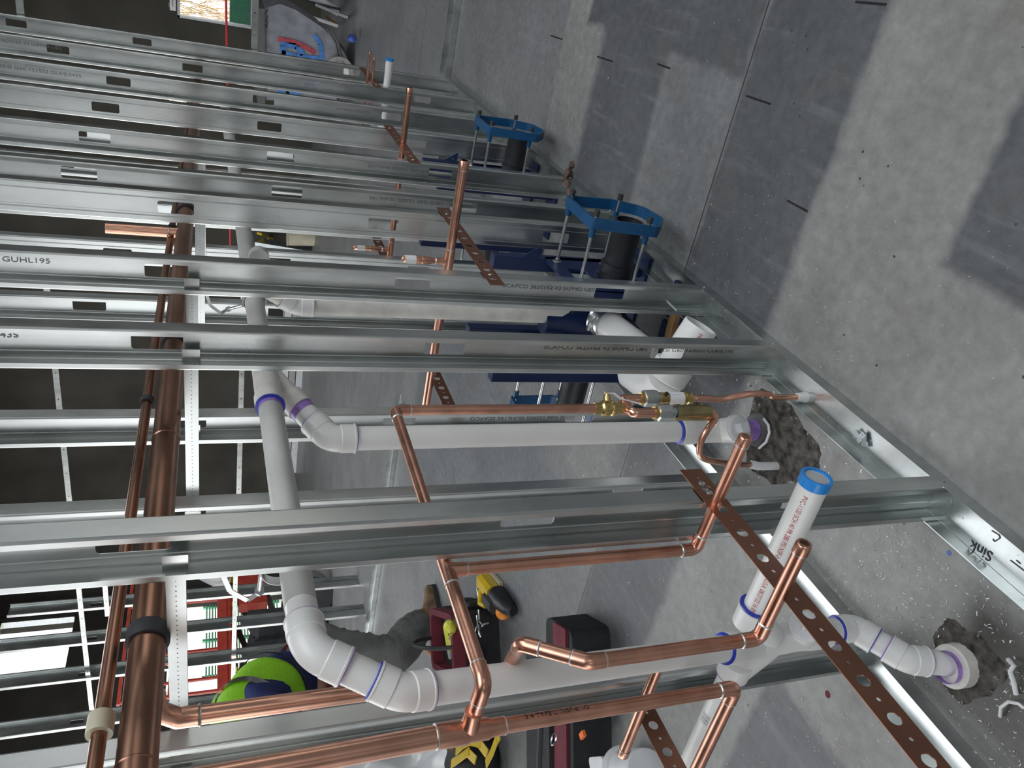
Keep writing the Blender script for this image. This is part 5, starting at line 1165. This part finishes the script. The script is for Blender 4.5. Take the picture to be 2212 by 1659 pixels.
# ================================================================== small marks and debris
# handwriting in the front track
tn_ = P(2150, 1185, Z=.0024)
ftr = [o for o in COL.objects if o.name.startswith('floor_track')][0]
sd_ = (P(2105, 1170, Z=0)-P(2150, 1188, Z=0)); a_ = P(2148, 1178, Z=.0022)
text('Sink', .032, P(2146, 1195, Z=.0022), (P(2108, 1172, Z=0)-P(2146, 1195, Z=0)), Vector((0, 0, 1)).cross(P(2108, 1172, Z=0)-P(2146, 1195, Z=0)), 'dark_ink', ftr, name='pen_note', bold=.0002)
def pen(pts, w=.0022, nm='pen_mark', m='dark_ink', par=ftr, z=.0024):
    q = MB(); k = [P(a, b, Z=z) for a, b in pts]
    for i in range(len(k)-1): q.bar(k[i], k[i+1], w, .0004, up=(0, 0, 1))
    return q.build(nm, m, par)
pen(((2142, 1146), (2158, 1156), (2160, 1162), (2148, 1170), (2144, 1164))); pen(((2182, 1210), (2195, 1220), (2212, 1233))); pen(((2195, 1210), (2204, 1218)))
# paint dots on the floor
for i, (x, y, r_, m, lab) in enumerate(((2050, 1195, .006, 'label_blue', 'dark blue paint dot on the floor beside the front track near the pen note'), (1966, 1592, .005, 'label_blue', 'dark blue paint dot on the floor at the bottom right'), (1788, 1500, .010, 'maroon_fabric', 'purple stain spot on the floor below the long brown bar'), (1645, 725, .010, 'rust_brown', 'small brown scrap against the front track'))):
    p = P(x, y, Z=.0); q = MB(); q.lathe(p, (0, 0, 1), [(0, r_), (.0008, r_*.9)], 14); tag(q.build('paint_spot', m), lab, 'paint spot')
def slot(a, b):
    p, r_ = P(*a, Z=0), P(*b, Z=0); q = MB(); q.bar(p+Vector((0, 0, .0003)), r_+Vector((0, 0, .0003)), .006, .0006, up=(0, 0, 1)); return q
for i, (a, b, lab) in enumerate((((1612, 207), (1665, 225), 'dark slot cut in the slab near the long joint'), ((1700, 433), (1745, 457), 'dark slot cut in the slab nearest the camera'), ((1848, 4), (1915, 10), 'dark slot cut in the slab at the top edge'), ((1190, 77), (1215, 85), 'dark slot cut in the far slab near the corner'), ((1290, 122), (1324, 133), 'dark slot cut in the slab beside the light patch'), ((1420, 138), (1448, 148), 'dark slot cut in the slab, second from the joint'))):
    tag(slot(a, b).build('slab_slot', 'black_iron', smooth=False), lab, 'floor slot', 'slots in the slab')
# dirt filled openings round the risers
def dirt(cx_, cy_, rx, ry, lab, seed):
    random.seed(seed); q = MB(); n = 34; rings = 9; vs = [(cx_, cy_, .008)]
    off = [1+.12*sin(3*2*pi*_/n+seed)+.07*sin(7*2*pi*_/n)+random.uniform(-.04, .04) for _ in range(n)]
    for j in range(1, rings+1):
        for k in range(n):
            a = 2*pi*k/n; f_ = j/rings*off[k]; h = max(.0005, (.0035+random.uniform(-.002, .003))*(1-(j/rings)**3)); vs.append((cx_+rx*f_*cos(a), cy_+ry*f_*sin(a), h if j < rings else -.0005))
    fs = [(0, 1+k, 1+(k+1) % n) for k in range(n)]
    for j in range(rings-1):
        for k in range(n): fs.append((1+j*n+k, 1+(j+1)*n+k, 1+(j+1)*n+(k+1) % n, 1+j*n+(k+1) % n))
    q.add(vs, fs); return tag(q.build('soil_patch', 'soil', ang=60), lab, 'dirt', kind='stuff')
dirt(1.46, .245, .17, .125, 'dark loose dirt in the slab opening around the tall riser foot', 4)
dirt(.735, .31, .085, .085, 'dark dirt around the foot of the leaning drain', 9)
# plastic shavings: countless
random.seed(21)
def shavings(regions, lab, zz=.0004):
    q = MB()
    for (x0, x1, y0, y1, n, sz) in regions:
        for _ in range(n):
            x, y = random.uniform(x0, x1), random.uniform(y0, y1); s_ = sz*random.uniform(.3, 1.25)*(1.6 if random.random() < .06 else 1); a = random.uniform(0, 6.28); w = s_*random.uniform(.18, .5); b = random.uniform(-1.2, 1.2)
            p = Vector((x, y, zz+random.uniform(0, .001))); d1 = Vector((cos(a), sin(a), 0)); d2 = Vector((cos(a+b), sin(a+b), .0)); nn = Vector((-sin(a), cos(a), .3))*w
            q.add([p, p+nn, p+d1*s_, p+d1*s_+nn, p+d1*s_+d2*s_*.8, p+d1*s_+d2*s_*.8+nn+Vector((0, 0, s_*.3))], [(0, 2, 3, 1), (2, 4, 5, 3)])
    return tag(q.build('plastic_shavings', 'shaving', smooth=False), lab, 'shavings', kind='stuff')
shavings([(.45, 2.0, .10, .45, 620, .0034), (.5, 1.1, .15, .45, 420, .0038), (1.3, 1.65, .12, .40, 260, .0034), (.3, 2.6, -.55, 0, 420, .0020), (1.3, 2.4, -.25, -.02, 160, .0024), (1.0, 2.6, .56, 1.5, 520, .0032), (2.2, 5.2, -.9, -.02, 200, .0028), (.7, 1.25, .56, .9, 220, .0032), (2.4, 4.2, 1.0, 2.6, 160, .004)], 'scattered white plastic shavings all over the slab')
shavings([(.3, 2.4, .006, .086, 160, .0030)], 'white plastic shavings lying in the front floor track', .0024)
def curl(pts, r_, lab):
    q = MB(); k = [P(a, b, Z=z_) for a, b, z_ in pts]; q.tube(k, r_, 8); return tag(q.build('plastic_curl', 'poly_bag'), lab, 'plastic scrap')
curl(((2160, 1548, .006), (2162, 1528, .012), (2178, 1516, .014), (2200, 1520, .01), (2212, 1530, .006)), .0035, 'white curled plastic offcut on the dirt at the right edge')
curl(((2178, 1425, .01), (2190, 1438, .02), (2182, 1450, .014), (2190, 1475, .01), (2195, 1500, .006)), .005, 'clear crumpled plastic twist on the dirt at the right edge')
curl(((1650, 905, .012), (1660, 918, .022), (1662, 935, .022), (1655, 955, .02), (1640, 968, .012)), .004, 'torn grey plastic ring around the tall riser foot')
pk = thing('plastic_scrap', 'crumpled clear wrapper lying in the front floor track', 'plastic scrap', P(1858, 940, Z=.002)); q = MB()
w0 = P(1858, 940, Z=.006); 
for i in range(5): q.bar(w0+Vector((random.uniform(-.02, .02), random.uniform(-.015, .015), .002+i*.001)), w0+Vector((random.uniform(-.03, .03), random.uniform(-.02, .02), .006)), .015, .001)
q.build('film', 'galvanised_dull', pk)
# angle lath leaning in the track by the open pipe
aL = MB(); a_, b_ = P(1442, 642, Z=.006), P(1483, 682, Z=.10); a_ = P(1440, 650, Y=.06); b_ = P(1478, 688, Y=.12)
aL.bar(a_, b_, .016, .002, up=(-.3, -.9, .2)); tag(aL.build('lath_strip', 'galvanised'), 'short bright perforated metal strip lying between the stamped stud and the open pipe', 'metal strip')
